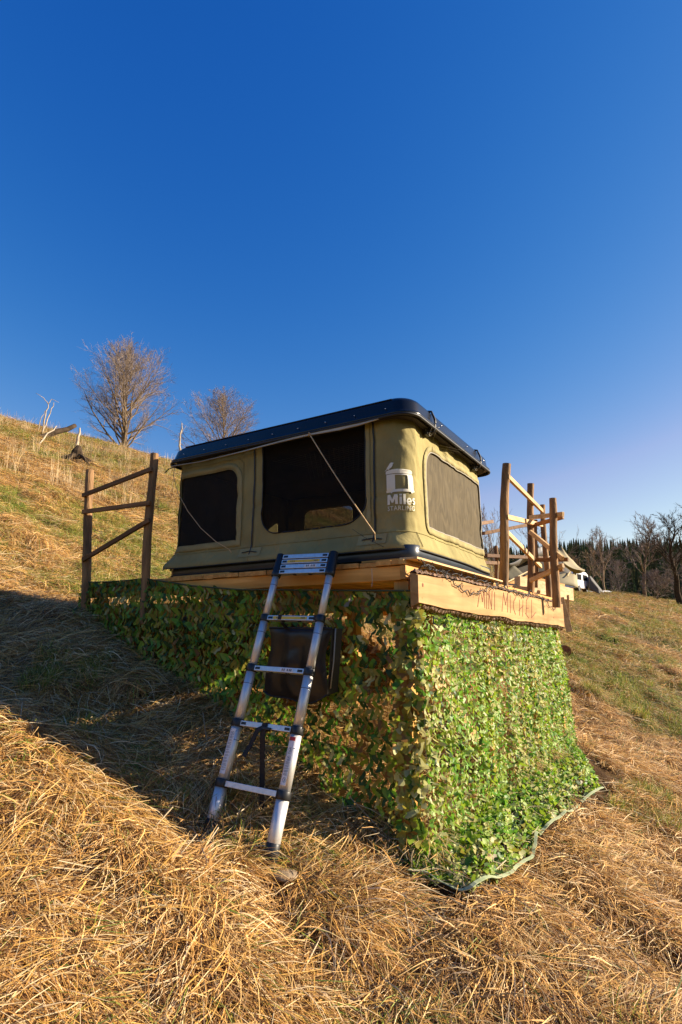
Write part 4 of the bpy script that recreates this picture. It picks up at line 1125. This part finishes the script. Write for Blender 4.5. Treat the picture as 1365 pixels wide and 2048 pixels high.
leaf_field(side_S1, 0, 3.72, 1.36, 2.06, .046, .046, lambda U, W, q: q.rand(len(U)) < .9, [3.6, 3.6, 4.2, 1.2, 3.0, 1.2, 1.3, .3, .7], 6, .8, .034, slim=.85, zj=.6)['label'] = 'net spread out over the grass at the foot of the panel'
# backing threads of the side panel
def threads(S, us, vs, name='net_thread', mat=None):
    mb = MB()
    for u in us: mb.tube(S(np.full(len(vs), u), vs), .0012, 3)
    for v in vs[1:-1:2]: mb.tube(S(us, np.full(len(us), v)), .0012, 3)
    return mb.build(name, mat or M_WEB, net)
threads(side_S1, np.arange(0, 3.75, .14), np.linspace(0, 2.08, 26))
uu = np.linspace(0, 3.74, 90); P = side_S(uu, np.ones(90)); P[:, 2] += .026+.012*np.sin(uu*7.3)+.005*np.sin(uu*17); P[:, 0] += .010+.012*np.sin(uu*5.1); P[:, 1] -= .015
ribbon(P, .020, (.9, -.35, -.10)).build('hem_tape', M_HEM, net)
P = side_S(np.linspace(.3, 3.4, 40), np.zeros(40)); P[:, 0] += .012; P[:, 2] -= .0
ribbon(P, .03, (0, 0, 1)).build('hem_tape', M_HEM, net)
# front panel: u = metres from the near corner towards the left, hanging from a cord
TOPX = np.array([-3.0, -2.6, -2.18, -1.7, -1.22, -.6, .05]); TOPZ = np.array([.0, -.012, -.008, -.085, -.135, -.165, -.195])
def front_S(u, d):
    """u metres left of the corner, d metres down"""
    x = .05-np.asarray(u, float); zt = np.interp(x, TOPX, TOPZ); d = np.asarray(d, float)
    zg = gh(x, -.18+0*x, False)
    H = zt-zg
    t = d/np.maximum(H, .2)
    y = -.098-.04*np.sin(np.clip(t, 0, 1)*math.pi)*fbm(x*1.1, d, 2, 70)-.10*np.clip(t-.75, 0, 1)-.5*np.clip(t-1, 0, 1)*H+.02*fbm(x*5, d*2, 2, 71)
    z = np.maximum(zt-d, gh(x, y, True)+.02)
    return np.stack([x+.02*fbm(x*3, d*4, 2, 72), y, z], -1)
def keep_front(U, W, q):
    x = .05-U; zt = np.interp(x, TOPX, TOPZ); H = zt-gh(x, -.18+0*x, False)
    dens = np.interp(x, [-3.1, -1.4, -.9, -.4, .1], [.97, .95, .84, .72, .74])
    dens = np.where(W < .10, 1, dens)
    return (W < H+.17) & (q.rand(len(U)) < dens)
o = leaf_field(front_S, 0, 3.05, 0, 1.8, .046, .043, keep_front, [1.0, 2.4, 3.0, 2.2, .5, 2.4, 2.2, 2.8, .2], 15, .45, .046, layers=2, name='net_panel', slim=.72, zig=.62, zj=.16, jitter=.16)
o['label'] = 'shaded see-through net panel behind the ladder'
mb = MB()
for u in np.arange(.05, 3.0, .112):
    x = .05-u; H = float(np.interp(x, TOPX, TOPZ)-gh(x, -.18, False)); mb.tube(front_S(np.full(14, u), np.linspace(0, max(H, .1), 14)), .0011, 3)
mb.build('net_thread', M_WEB, net)
uu = np.linspace(0, 3.05, 50); P = front_S(uu, np.zeros(50)); P[:, 1] -= .006
MB().tube(P, .006, 6).build('edge_cord', simple('dark_green_cord', (.05, .07, .025), .7), net, True)
# loose folded piece over the near corner post
corner_S = lambda u, d: np.stack([.05+.10*(np.asarray(u)), -.10+.0*np.asarray(u)+.06*np.asarray(u)-.02*np.asarray(d), -.24-np.asarray(d)], -1)
leaf_field(corner_S, -.8, .5, 0, 1.35, .12, .052, lambda U, W, q: q.rand(len(U)) < .9, [1, 1, 2, 1, 2, 3, 1, 4, .3], 25, .7, .045, layers=1)['label'] = 'folded net edge at the near corner'

# ------------------------------------------------------------------ string of lights on the slab
def lights():
    t = thing('fairy_lights', 'dark wire of tiny lights strung loosely along the top of the slab', 'light string', (.11, .5, -.06))
    pts = [(838, 1121), (852, 1130), (868, 1136), (884, 1147), (897, 1150), (906, 1163), (914, 1171), (926, 1178), (939, 1187), (950, 1188), (962, 1184), (974, 1178), (986, 1173), (1000, 1172), (1012, 1177), (1026, 1183), (1038, 1189), (1048, 1193), (1056, 1188), (1062, 1183), (1074, 1190), (1084, 1195), (1092, 1200), (1098, 1210), (1106, 1219), (1116, 1214), (1111, 1204)]
    P = np.array([onx(a, b, .112) for a, b in pts]); n = len(P)
    tt = np.linspace(0, n-1, 150); Q = np.stack([np.interp(tt, np.arange(n), P[:, i]) for i in range(3)], -1)
    Q[:, 2] += .010*np.sin(tt*5.1)+.006*np.sin(tt*11); Q[:, 1] += .02*np.sin(tt*4.3)
    MB().tube(Q, .0032, 5).build('wire', M_RUBBER, t, True)
    a = MB(); q = random.Random(2)
    for i in range(2, 150, 2):
        d = np.array([q.uniform(.0, .02), q.uniform(-.03, .03), q.uniform(-.03, .03)]); a.tube(np.array([Q[i], Q[i]+d*.7, Q[i]+d]), [.0018, .0018, .0035], 4)
    b = a.build('bulbs', M_RUBBER, t); b['kind'] = 'stuff'
    tt = np.linspace(0, 1, 120); y = -.05+1.7*tt; Q = np.stack([.075+.02*np.sin(tt*40), y, -.07+.02*np.sin(tt*63)+.01*np.cos(tt*101)], -1)
    Q[:, 2] = np.interp(y, [-.1, 3.8], [-.075, -.06])+.012+.014*np.abs(np.sin(tt*63))
    MB().tube(Q, .0028, 5).build('wire', M_RUBBER, t, True)
    a = MB()
    for i in range(2, 120, 2):
        d = np.array([q.uniform(-.03, .03), q.uniform(-.03, .03), q.uniform(-.01, .03)]); a.tube(np.array([Q[i], Q[i]+d]), [.0018, .003], 4)
    a.build('bulbs', M_RUBBER, t)['kind'] = 'stuff'
lights()
P = np.array([ony(744, 1137, -.092), ony(745, 1160, -.096), ony(744, 1174, -.10)])
o = MB().tube(P, .0014, 4).build('hanging_string', simple('white_string', (.6, .58, .5), .7), None); tag(o, 'short white string hanging from the front beam above the net', 'string')
# stone slab under the right ladder foot
def rock(name, c, s, mat, label, cat, seed=1, group=None):
    bm = bmesh.new(); bmesh.ops.create_icosphere(bm, subdivisions=3, radius=1)
    V = np.array([v.co[:] for v in bm.verts]); F = [tuple(v.index for v in f.verts) for f in bm.faces]; bm.free()
    n = 1+.22*fbm(V[:, 0]*1.5+seed, V[:, 1]*1.5+V[:, 2], 3, seed)
    V = V*n[:, None]; V = np.sign(V)*np.abs(V)**.75
    V = V*np.array(s)+np.array(c)
    o = MB().add(V, F).build(name, mat, None, False); tag(o, label, cat, group); return o
M_STONE = simple('pale_stone', (.28, .20, .12), .9, var=.3, scale=20, bump=.6)
f = LPt(KE[1], 1)
rock('stone_slab', f+np.array([.04, -.01, -.035]), (.115, .06, .016), M_STONE, 'flat pale stone under the right foot of the ladder', 'stone', 4)
# ------------------------------------------------------------------ bare trees
M_TBARK = simple('grey_brown_bark', (.17, .12, .075), .95, var=.45, scale=6, bump=.7, bscale=20, spec=.1)
M_DBARK = simple('dark_bark', (.055, .038, .025), .95, var=.4, scale=6, bump=.7, bscale=20, spec=.1)
M_TWIG = simple('brown_twigs', (.27, .21, .175), .9, var=.2, scale=2, spec=.1)
M_PTWIG = simple('pale_twigs', (.34, .24, .15), .9, var=.2, scale=2, spec=.1)
M_DEAD = simple('bleached_wood', (.38, .31, .23), .9, var=.3, scale=8, spec=.1)
def unit(v): return v/(np.linalg.norm(v)+1e-9)
def branch(mb, q, p, d, L, r0, r1, nseg, wander, up, nside):
    P = [np.array(p, float)]; D = [d]
    for i in range(nseg):
        d = unit(d+q.randn(3)*wander+np.array([0, 0, up])); P.append(P[-1]+d*L/nseg); D.append(d)
    P = np.array(P)
    mb.tube(P, np.linspace(r0, r1, nseg+1), nside, cap=False)
    return P, np.array(D)
def childdir(q, d, ang, phi=None):
    ref = np.array([0, 0, 1.0]) if abs(d[2]) < .95 else np.array([1.0, 0, 0])
    a = unit(np.cross(d, ref)); b = np.cross(d, a); phi = q.uniform(0, 6.283) if phi is None else phi
    return unit(d*math.cos(ang)+(a*math.cos(phi)+b*math.sin(phi))*math.sin(ang))
def bare_tree(label, base, H, r, seed, n1=30, n2=9, n3=7, n4=3, first=.12, spread=.62, ang=(35, 60), shape='oval', lean=(0, 0), bark=None, twig=None, group=None, cat='tree', name='bare_tree', twr=.006, up=.05, wander=.05):
    q = np.random.RandomState(seed); t = thing(name, label, cat, base, group)
    tr = MB(); cr = MB()
    base = np.array(base, float)-[0, 0, .3]
    d0 = unit(np.array([lean[0], lean[1], 1.0]))
    P, D = branch(tr, q, base, d0, H*.93, r, r*.10, 14, wander*.5, .01, 10)
    def at(P, t):
        f = t*(len(P)-1); i = min(int(f), len(P)-2); return P[i]*(1-(f-i))+P[i+1]*(f-i)
    for i in range(n1):
        s = first+(.97-first)*((i+q.rand())/n1)**.9
        if shape == 'oval': env = spread*H*.5*(math.sin(math.pi*min(1, .10+(s-first)/(1-first)*.86))**.65)*1.15
        elif shape == 'top': env = spread*H*.5*(.5+.6*s)
        else: env = spread*H*.5*(1-s*.75)
        L1 = max(env*q.uniform(.8, 1.15), .05*H)
        a = R(q.uniform(*ang))*(1-.35*s)
        cd = childdir(q, D[min(int(s*14), 13)], a, i*2.4+q.rand())
        if shape == 'oval':          # out to an egg-shaped crown
            A_, B_ = spread*H*.5, .5*H; o_ = at(P, s)-base-np.array([0, 0, .52*H])
            aa = (cd[0]**2+cd[1]**2)/A_**2+cd[2]**2/B_**2; bb = 2*((o_[0]*cd[0]+o_[1]*cd[1])/A_**2+o_[2]*cd[2]/B_**2); cc = (o_[0]**2+o_[1]**2)/A_**2+o_[2]**2/B_**2-1
            L1 = (-bb+math.sqrt(max(bb*bb-4*aa*cc, .0)))/(2*aa)*q.uniform(.80, .93)
            L1 = max(L1, .05*H)
        else: L1 = min(L1/max(.45, math.sin(a)), H*(1.02-s)*1.25+.08*H)
        rr = r*.42*(1-s*.72)*q.uniform(.7, 1.1)
        P1, D1_ = branch(tr, q, at(P, s), cd, L1, rr, rr*.12, 6, .10, up, 6)
        for j in range(n2):
            s2 = .15+.85*(j+q.rand())/n2; L2 = L1*.42*(1.15-s2*.65)*q.uniform(.6, 1.1)
            dd = childdir(q, D1_[min(int(s2*6), 5)], R(q.uniform(25, 50)))
            r2 = rr*(1-.8*s2)*.45+twr
            P2, D2_ = branch(cr, q, at(P1, min(s2, .999)), dd, L2, r2, r2*.3, 4, .12, up*1.4, 4)
            for k in range(n3):
                s3 = .1+.9*(k+q.rand())/n3; L3 = L2*.5*q.uniform(.6, 1.2)
                P3, D3_ = branch(cr, q, at(P2, min(s3, .999)), childdir(q, D2_[min(int(s3*4), 3)], R(q.uniform(22, 48))), L3, twr*1.5, twr*.6, 2, .15, up*2, 3)
                for l in range(n4):
                    s4 = .2+.8*q.rand(); L4 = L3*.6*q.uniform(.6, 1.1)
                    branch(cr, q, at(P3, min(s4, .999)), childdir(q, D3_[1], R(q.uniform(20, 50))), L4, twr*.9, twr*.4, 1, .1, up, 3)
    zm = max(v[:, 2].max() for v in cr.v)-base[2]; kz = H/zm
    def fit(V): return base+(V-base)*np.array([1, 1, kz])
    tr.v = [fit(v) for v in tr.v]; cr.v = [fit(v) for v in cr.v]
    tr.build('trunk', bark or M_TBARK, t, True); cr.build('crown', twig or M_TWIG, t)
    return t
def base_at(px, py, dist):
    p = atd(px, py, dist); return np.array([p[0], p[1], float(gh(p[0], p[1]))])
def grow(label, px, pytop, dist, seed, rk=.02, **kw):
    """a tree whose top shows at pixel (px, pytop) from this distance"""
    b = base_at(px, pytop, dist); top = atd(px, pytop, dist); H = top[2]-b[2]
    return bare_tree(label, b, H, H*rk, seed, **kw)
G1 = 'bare trees on the crest'
grow('large round bare tree on the crest behind the left railing', 268, 672, 62, 11, .022, n1=56, n2=11, n3=8, n4=4, first=.09, spread=.86, ang=(36, 62), group=G1, bark=M_TBARK, twig=M_TWIG, twr=.0062)
grow('smaller bare tree rising behind the lid of the tent', 452, 772, 66, 12, .018, n1=40, n2=10, n3=8, n4=4, first=.14, spread=.92, ang=(35, 60), group=G1, twig=M_TWIG, twr=.0068)
G2 = 'bare trees below the forest'
grow('dark crooked leaning tree at the right edge', 1338, 1012, 46, 23, .034, n1=13, n2=8, n3=7, n4=2, first=.34, spread=1.05, ang=(45, 80), shape='top', lean=(-.24, -.15), wander=.22, bark=M_DBARK, twig=M_DBARK, group=G2, twr=.008)
grow('bare tree with white peeling trunk left of the dark leaning tree', 1268, 1015, 52, 24, .022, n1=20, n2=8, n3=6, n4=2, first=.3, spread=.7, group=G2, bark=M_TBARK, twig=M_TWIG, twr=.008, wander=.12)
grow('slender bare tree with a forked pale trunk above the far caravan', 1195, 1042, 48, 25, .016, n1=20, n2=7, n3=6, n4=2, first=.25, spread=.62, group=G2, bark=M_PTWIG, twig=M_TWIG, twr=.007, wander=.12)
grow('thin bare tree directly behind the far tent', 1140, 1100, 44, 26, .014, n1=20, n2=6, n3=5, n4=2, first=.15, spread=.7, group=G2, bark=M_PTWIG, twig=M_PTWIG, twr=.009)
grow('low bushy bare tree between the white-trunked and the leaning tree', 1306, 1128, 48, 27, .02, n1=30, n2=8, n3=6, n4=2, first=.08, spread=1.0, group=G2, bark=M_DBARK, twig=M_TWIG, twr=.008)
grow('reddish bare thicket tree left of the white trunk', 1232, 1110, 58, 28, .014, n1=26, n2=7, n3=6, n4=2, first=.08, spread=.8, group=G2, bark=M_TWIG, twig=M_TWIG, twr=.008)
grow('bare young tree cut by the right edge of the frame', 1352, 1090, 60, 29, .014, n1=26, n2=7, n3=6, n4=2, first=.1, spread=.7, group=G2, bark=M_DBARK, twig=M_TWIG, twr=.008)
grow('pale bare sapling behind the zigzag railing', 1178, 1085, 40, 32, .012, n1=16, n2=6, n3=5, n4=1, first=.1, spread=.6, group=G2, bark=M_PTWIG, twig=M_PTWIG, twr=.008)
grow('thin twiggy sapling right behind the corner of the tent', 985, 975, 17, 30, .010, n1=22, n2=5, n3=4, n4=0, first=.08, spread=.62, ang=(25, 45), cat='sapling', name='sapling', bark=M_TWIG, twig=M_TWIG, twr=.0035, up=.12)
grow('thin twiggy sapling between the pole railing and the sky', 1075, 1015, 19, 31, .009, n1=16, n2=5, n3=4, n4=0, first=.15, spread=1.3, ang=(35, 60), cat='sapling', name='sapling', bark=M_TWIG, twig=M_TWIG, twr=.0035, up=.1)

# dead wood on the left hillside
def stick_thing(name, label, cat, lines, mat, group=None):
    o = MB()
    for P, r0, r1 in lines:
        P = np.array(P); n = 7; t = np.linspace(0, 1, n)[:, None]; Q = P[0]*(1-t)+P[-1]*t if len(P) == 2 else np.stack([np.interp(np.linspace(0, len(P)-1, n), np.arange(len(P)), P[:, i]) for i in range(3)], -1)
        k = np.linalg.norm(Q[-1]-Q[0])*.012; Q[1:-1] += np.random.RandomState(3).randn(n-2, 3)*k
        o.tube(Q, np.linspace(r0, r1, n), 7)
    m = o.build(name, mat, None, True); tag(m, label, cat, group); return m
def hl(px, py): return hit(px, py)
dL = 17
def sk(px, py, d): return atd(px, py, d)
stick_thing('fallen_log', 'dark fallen trunk jutting over the crest at the far left', 'log', [([sk(48, 884, 24), sk(96, 872, 24.5), sk(151, 851, 25)], .17, .09)], M_DBARK)
stick_thing('dead_branch', 'long pale branch lying below the dark fallen trunk', 'branch', [([sk(58, 905, 20), sk(80, 888, 20.3), (sk(97, 868, 20.6)), sk(113, 852, 21)], .035, .018)], M_DEAD)
stick_thing('dead_sapling', 'forked white dead sapling standing at the far left of the crest', 'sapling', [([sk(84, 868, 26), sk(92, 830, 26), sk(97, 808, 26)], .04, .018), ([sk(86, 862, 26), sk(102, 825, 26), (sk(108, 805, 26))], .03, .012), ([sk(76, 862, 26), sk(82, 840, 26), sk(90, 822, 26)], .02, .01), ([sk(97, 808, 26), sk(88, 796, 26), sk(72, 786, 26)], .02, .006), ([sk(97, 808, 26), sk(104, 798, 26), sk(118, 805, 26)], .018, .006)], M_DEAD)
stick_thing('broken_snag', 'short broken white snag on the crest left of the round tree', 'snag', [([sk(152, 905, 22), sk(156, 885, 22), sk(160, 856, 22)], .09, .03)], M_DEAD, 'snags on the crest')
stick_thing('broken_snag', 'thin pale snag between the two big bare trees', 'snag', [([sk(360, 915, 30), sk(361, 880, 30), sk(364, 846, 30)], .07, .02), ([sk(361, 870, 30), sk(372, 852, 30)], .02, .006)], M_DEAD, 'snags on the crest')
# stump with dark roots
c = hl(152, 925)
t = thing('tree_stump', 'dark rotten stump on the grass below the white snag', 'stump', c)
mb = MB(); q = random.Random(4)
mb.tube(np.array([c+[0, 0, -.3], c+[0, 0, .12], c+[.03, 0, .35], c+[.05, .02, .52]]), [.30, .20, .15, .06], 9)
for k in range(7):
    a = k*.9; d = np.array([math.cos(a), math.sin(a), 0]); mb.tube(np.array([c+d*.12+[0, 0, .20], c+d*.35+[0, 0, .1], c+d*.7+[0, 0, -.2]]), [.07, .05, .02], 6)
mb.build('trunk', M_DBARK, t)

# log and brush on the right slope
c = hl(1131, 1310)
t = thing('cut_log', 'short cut log with a reddish end lying behind the net', 'log', c)
r_ = .115; ax = unit(np.array([.35, -1, 0])); C0 = c+[0, 0, .07]
mb = MB(); mb.tube(np.array([C0+ax*-.9, C0]), r_, 14, cap=False); mb.build('log_bark', M_DBARK, t, True)
V, F = [], [tuple(range(14))]
a = np.cross(ax, [0, 0, 1]); b_ = np.cross(a, ax)
MB().add([C0+ax*.002+r_*(math.cos(k)*a+math.sin(k)*b_) for k in np.linspace(0, 6.283, 15)[:-1]], F).build('cut_face', simple('reddish_cut', (.24, .08, .035), .8, var=.3, scale=20), t)

# ------------------------------------------------------------------ second platform with its own slab, and the tents behind
d2 = 10.8
pf = thing('far_platform', 'second timber platform with pale end beam and board legs beyond the railing', 'platform', sk(1100, 1260, d2))
def bx(name, a, b, w, h, mat=W_PALE): return MB().beam(a, b, w, h).build(name, mat, pf, bevel=.004)
bx('end_beam', sk(1035, 1166, 10.2), sk(1142, 1190, 11.6), .12, .24)
bx('side_beam', sk(960, 1168, 10.4), sk(1058, 1180, 10.0), .05, .10)
bx('leg', sk(1122, 1195, 11.0), sk(1140, 1264, 11.0), .05, .11); bx('leg', sk(1133, 1190, 11.4), sk(1135, 1240, 11.4), .05, .10)
bx('leg', sk(1076, 1180, 10.6), sk(1069, 1215, 10.6), .05, .10)
vs = [sk(1008, 1170, 9.9), sk(1056, 1150, 12.5), sk(1130, 1168, 13), sk(1040, 1172, 10.2)]
MB().add(vs+[v-np.array([0, 0, .05]) for v in vs], [(0, 1, 2, 3), (7, 6, 5, 4), (0, 4, 5, 1), (1, 5, 6, 2), (2, 6, 7, 3), (3, 7, 4, 0)]).build('deck_surface', W_Y, pf)
M_TC = simple('beige_tent_cloth', (.26, .215, .12), .8, var=.1, scale=2, bump=.2, bscale=6)
M_TG = simple('grey_tarp', (.20, .19, .18), .7, var=.1, scale=2)
def cloth(pts_rows, name, mat, par, sag=.0):
    """rows of points -> gently sagging quad sheet with thickness"""
    A = np.array(pts_rows); n, m = A.shape[:2]; k = 5
    V = []
    I = np.linspace(0, n-1, (n-1)*k+1); J = np.linspace(0, m-1, (m-1)*k+1)
    for i in I:
        i0 = min(int(i), n-2); fi = i-i0
        for j in J:
            j0 = min(int(j), m-2); fj = j-j0
            p = A[i0, j0]*(1-fi)*(1-fj)+A[i0+1, j0]*fi*(1-fj)+A[i0, j0+1]*(1-fi)*fj+A[i0+1, j0+1]*fi*fj
            V.append(p-np.array([0, 0, sag*math.sin(fi*math.pi)*1.0+sag*math.sin(fj*math.pi)]))
    w = len(J); F = [(a*w+b, a*w+b+1, (a+1)*w+b+1, (a+1)*w+b) for a in range(len(I)-1) for b in range(w-1)]
    o = MB().add(V, F).build(name, mat, par, True); s = o.modifiers.new('thick', 'SOLIDIFY'); s.thickness = .02; return o
ft = thing('far_tent', 'beige canvas tent with a peaked awning beyond the deck railing', 'tent', sk(1100, 1180, 15))
cloth([[sk(1014, 1128, 14), sk(1050, 1108, 14.5), sk(1090, 1100, 15)], [sk(1004, 1136, 15.5), sk(1062, 1116, 16), sk(1100, 1112, 16.5)]], 'roof_cloth', M_TG, ft, .06)
cloth([[sk(1048, 1098, 15), sk(1086, 1093, 15.5)], [sk(1050, 1108, 15), sk(1092, 1104, 15.5)]], 'roof_ridge', M_TG, ft, .03)
cloth([[sk(1112, 1093, 15.5), sk(1123, 1092, 15.5)], [sk(1122, 1118, 15), sk(1146, 1122, 15.5)], [sk(1128, 1128, 14.2), sk(1170, 1141, 15.5)]], 'awning_cloth', M_TC, ft, .05)
cloth([[sk(1122, 1126, 15), sk(1170, 1141, 15.6)], [sk(1146, 1142, 15.4), sk(1152, 1146, 15.6)], [sk(1148, 1158, 15.4), sk(1153, 1158, 15.6)]], 'awning_corner', M_TC, ft, .02)
cloth([[sk(1014, 1128, 15), sk(1060, 1122, 15.6), sk(1128, 1118, 16.4)], [sk(1008, 1156, 15), sk(1060, 1160, 15.6), sk(1150, 1158, 16.4)]], 'interior_shade', M_INNER, ft)  # dark sheet standing in for the shade inside the open tent
cloth([[sk(1010, 1150, 14.2), sk(1024, 1128, 14.6)], [sk(1012, 1160, 14.2), sk(1060, 1160, 14.6)]], 'side_wall', simple('olive_tent_wall', (.10, .09, .06), .9), ft)
cloth([[sk(1112, 1150, 14.6), sk(1154, 1152, 15)], [sk(1110, 1172, 14), sk(1156, 1176, 14.4)]], 'ground_cloth', M_TC, ft, -.05)
MB().tube(np.array([sk(1145, 1136, 15.2), sk(1136, 1152, 14.4)]), .012, 4).build('guy_rope', M_CORD, ft)
MB().tube(np.array([sk(1014, 1165, 10.2), sk(1066, 1138, 12)]), .012, 4).build('guy_rope', M_CORD, ft)
# caravan, trailer tent and van on the crest
def caravan(label, pxa, pya, pxb, pyb, d, name, cat, tint=(.72, .72, .74), grp=None):
    a = sk(pxa, pyb, d); b = sk(pxb, pyb, d+1.5); top = sk(pxa, pya, d)[2]
    t = thing(name, label, cat, (a+b)/2, grp)
    ex = unit(np.array([b[0]-a[0], b[1]-a[1], 0])); ey = np.array([-ex[1], ex[0], 0]); W_ = np.linalg.norm(b-a); H = top-a[2]
    prof = [(0, .12), (0.03, .62), (.12, .92), (.28, 1.0), (.78, 1.0), (.93, .9), (1, .6), (1, .12)]
    V = []; F = []
    for s in (0, 1):
        for u, v in prof: V.append(a+ex*W_*u+ey*2.0*s+np.array([0, 0, H*v]))
    n = len(prof)
    for i in range(n): F.append((i, (i+1) % n, n+(i+1) % n, n+i))
    F += [tuple(range(n-1, -1, -1)), tuple(range(n, 2*n))]
    m = simple('white_body_%s' % name, tint, .4, var=.05)
    MB().add(V, F).build('body', m, t, bevel=.03)
    for u0, u1 in ((.15, .42), (.55, .85)):
        q0 = a+ex*W_*u0-ey*.012+np.array([0, 0, H*.55]); q1 = a+ex*W_*u1-ey*.012+np.array([0, 0, H*.55])
        MB().add([q0, q1, q1+[0, 0, H*.28], q0+[0, 0, H*.28]]+[p+ey*.008 for p in (q0, q1, q1+[0, 0, H*.28], q0+[0, 0, H*.28])], [(0, 1, 2, 3), (7, 6, 5, 4), (0, 4, 5, 1), (1, 5, 6, 2), (2, 6, 7, 3), (3, 7, 4, 0)]).build('window', M_SHELL, t)
    for u in (.22, .75):
        c = a+ex*W_*u-ey*.02+np.array([0, 0, H*.12]); o = MB().tube(np.array([c, c+ey*.2]), H*.14, 12).build('wheel', M_RUBBER, t)
    return t
caravan('white rounded caravan with two windows beside the far tent', 1153, 1140, 1181, 1180, 27, 'caravan', 'caravan')
caravan('low white van at the foot of the crest behind the caravan', 1206, 1180, 1230, 1198, 40, 'parked_van', 'van')
M_TG2 = simple('dark_grey_annex', (.085, .08, .075), .8, var=.1)
tt_ = thing('trailer_tent', 'grey sloping tent annex to the right of the white caravan', 'tent', sk(1190, 1185, 28))
cloth([[sk(1179, 1152, 28), sk(1182, 1153, 30)], [sk(1179, 1176, 28), sk(1208, 1186, 30)]], 'roof_cloth', M_TG2, tt_)
cloth([[sk(1179, 1153, 27.6), sk(1200, 1180, 27.8)], [sk(1179, 1180, 27.6), sk(1201, 1188, 27.8)]], 'wall_cloth', M_TG2, tt_)
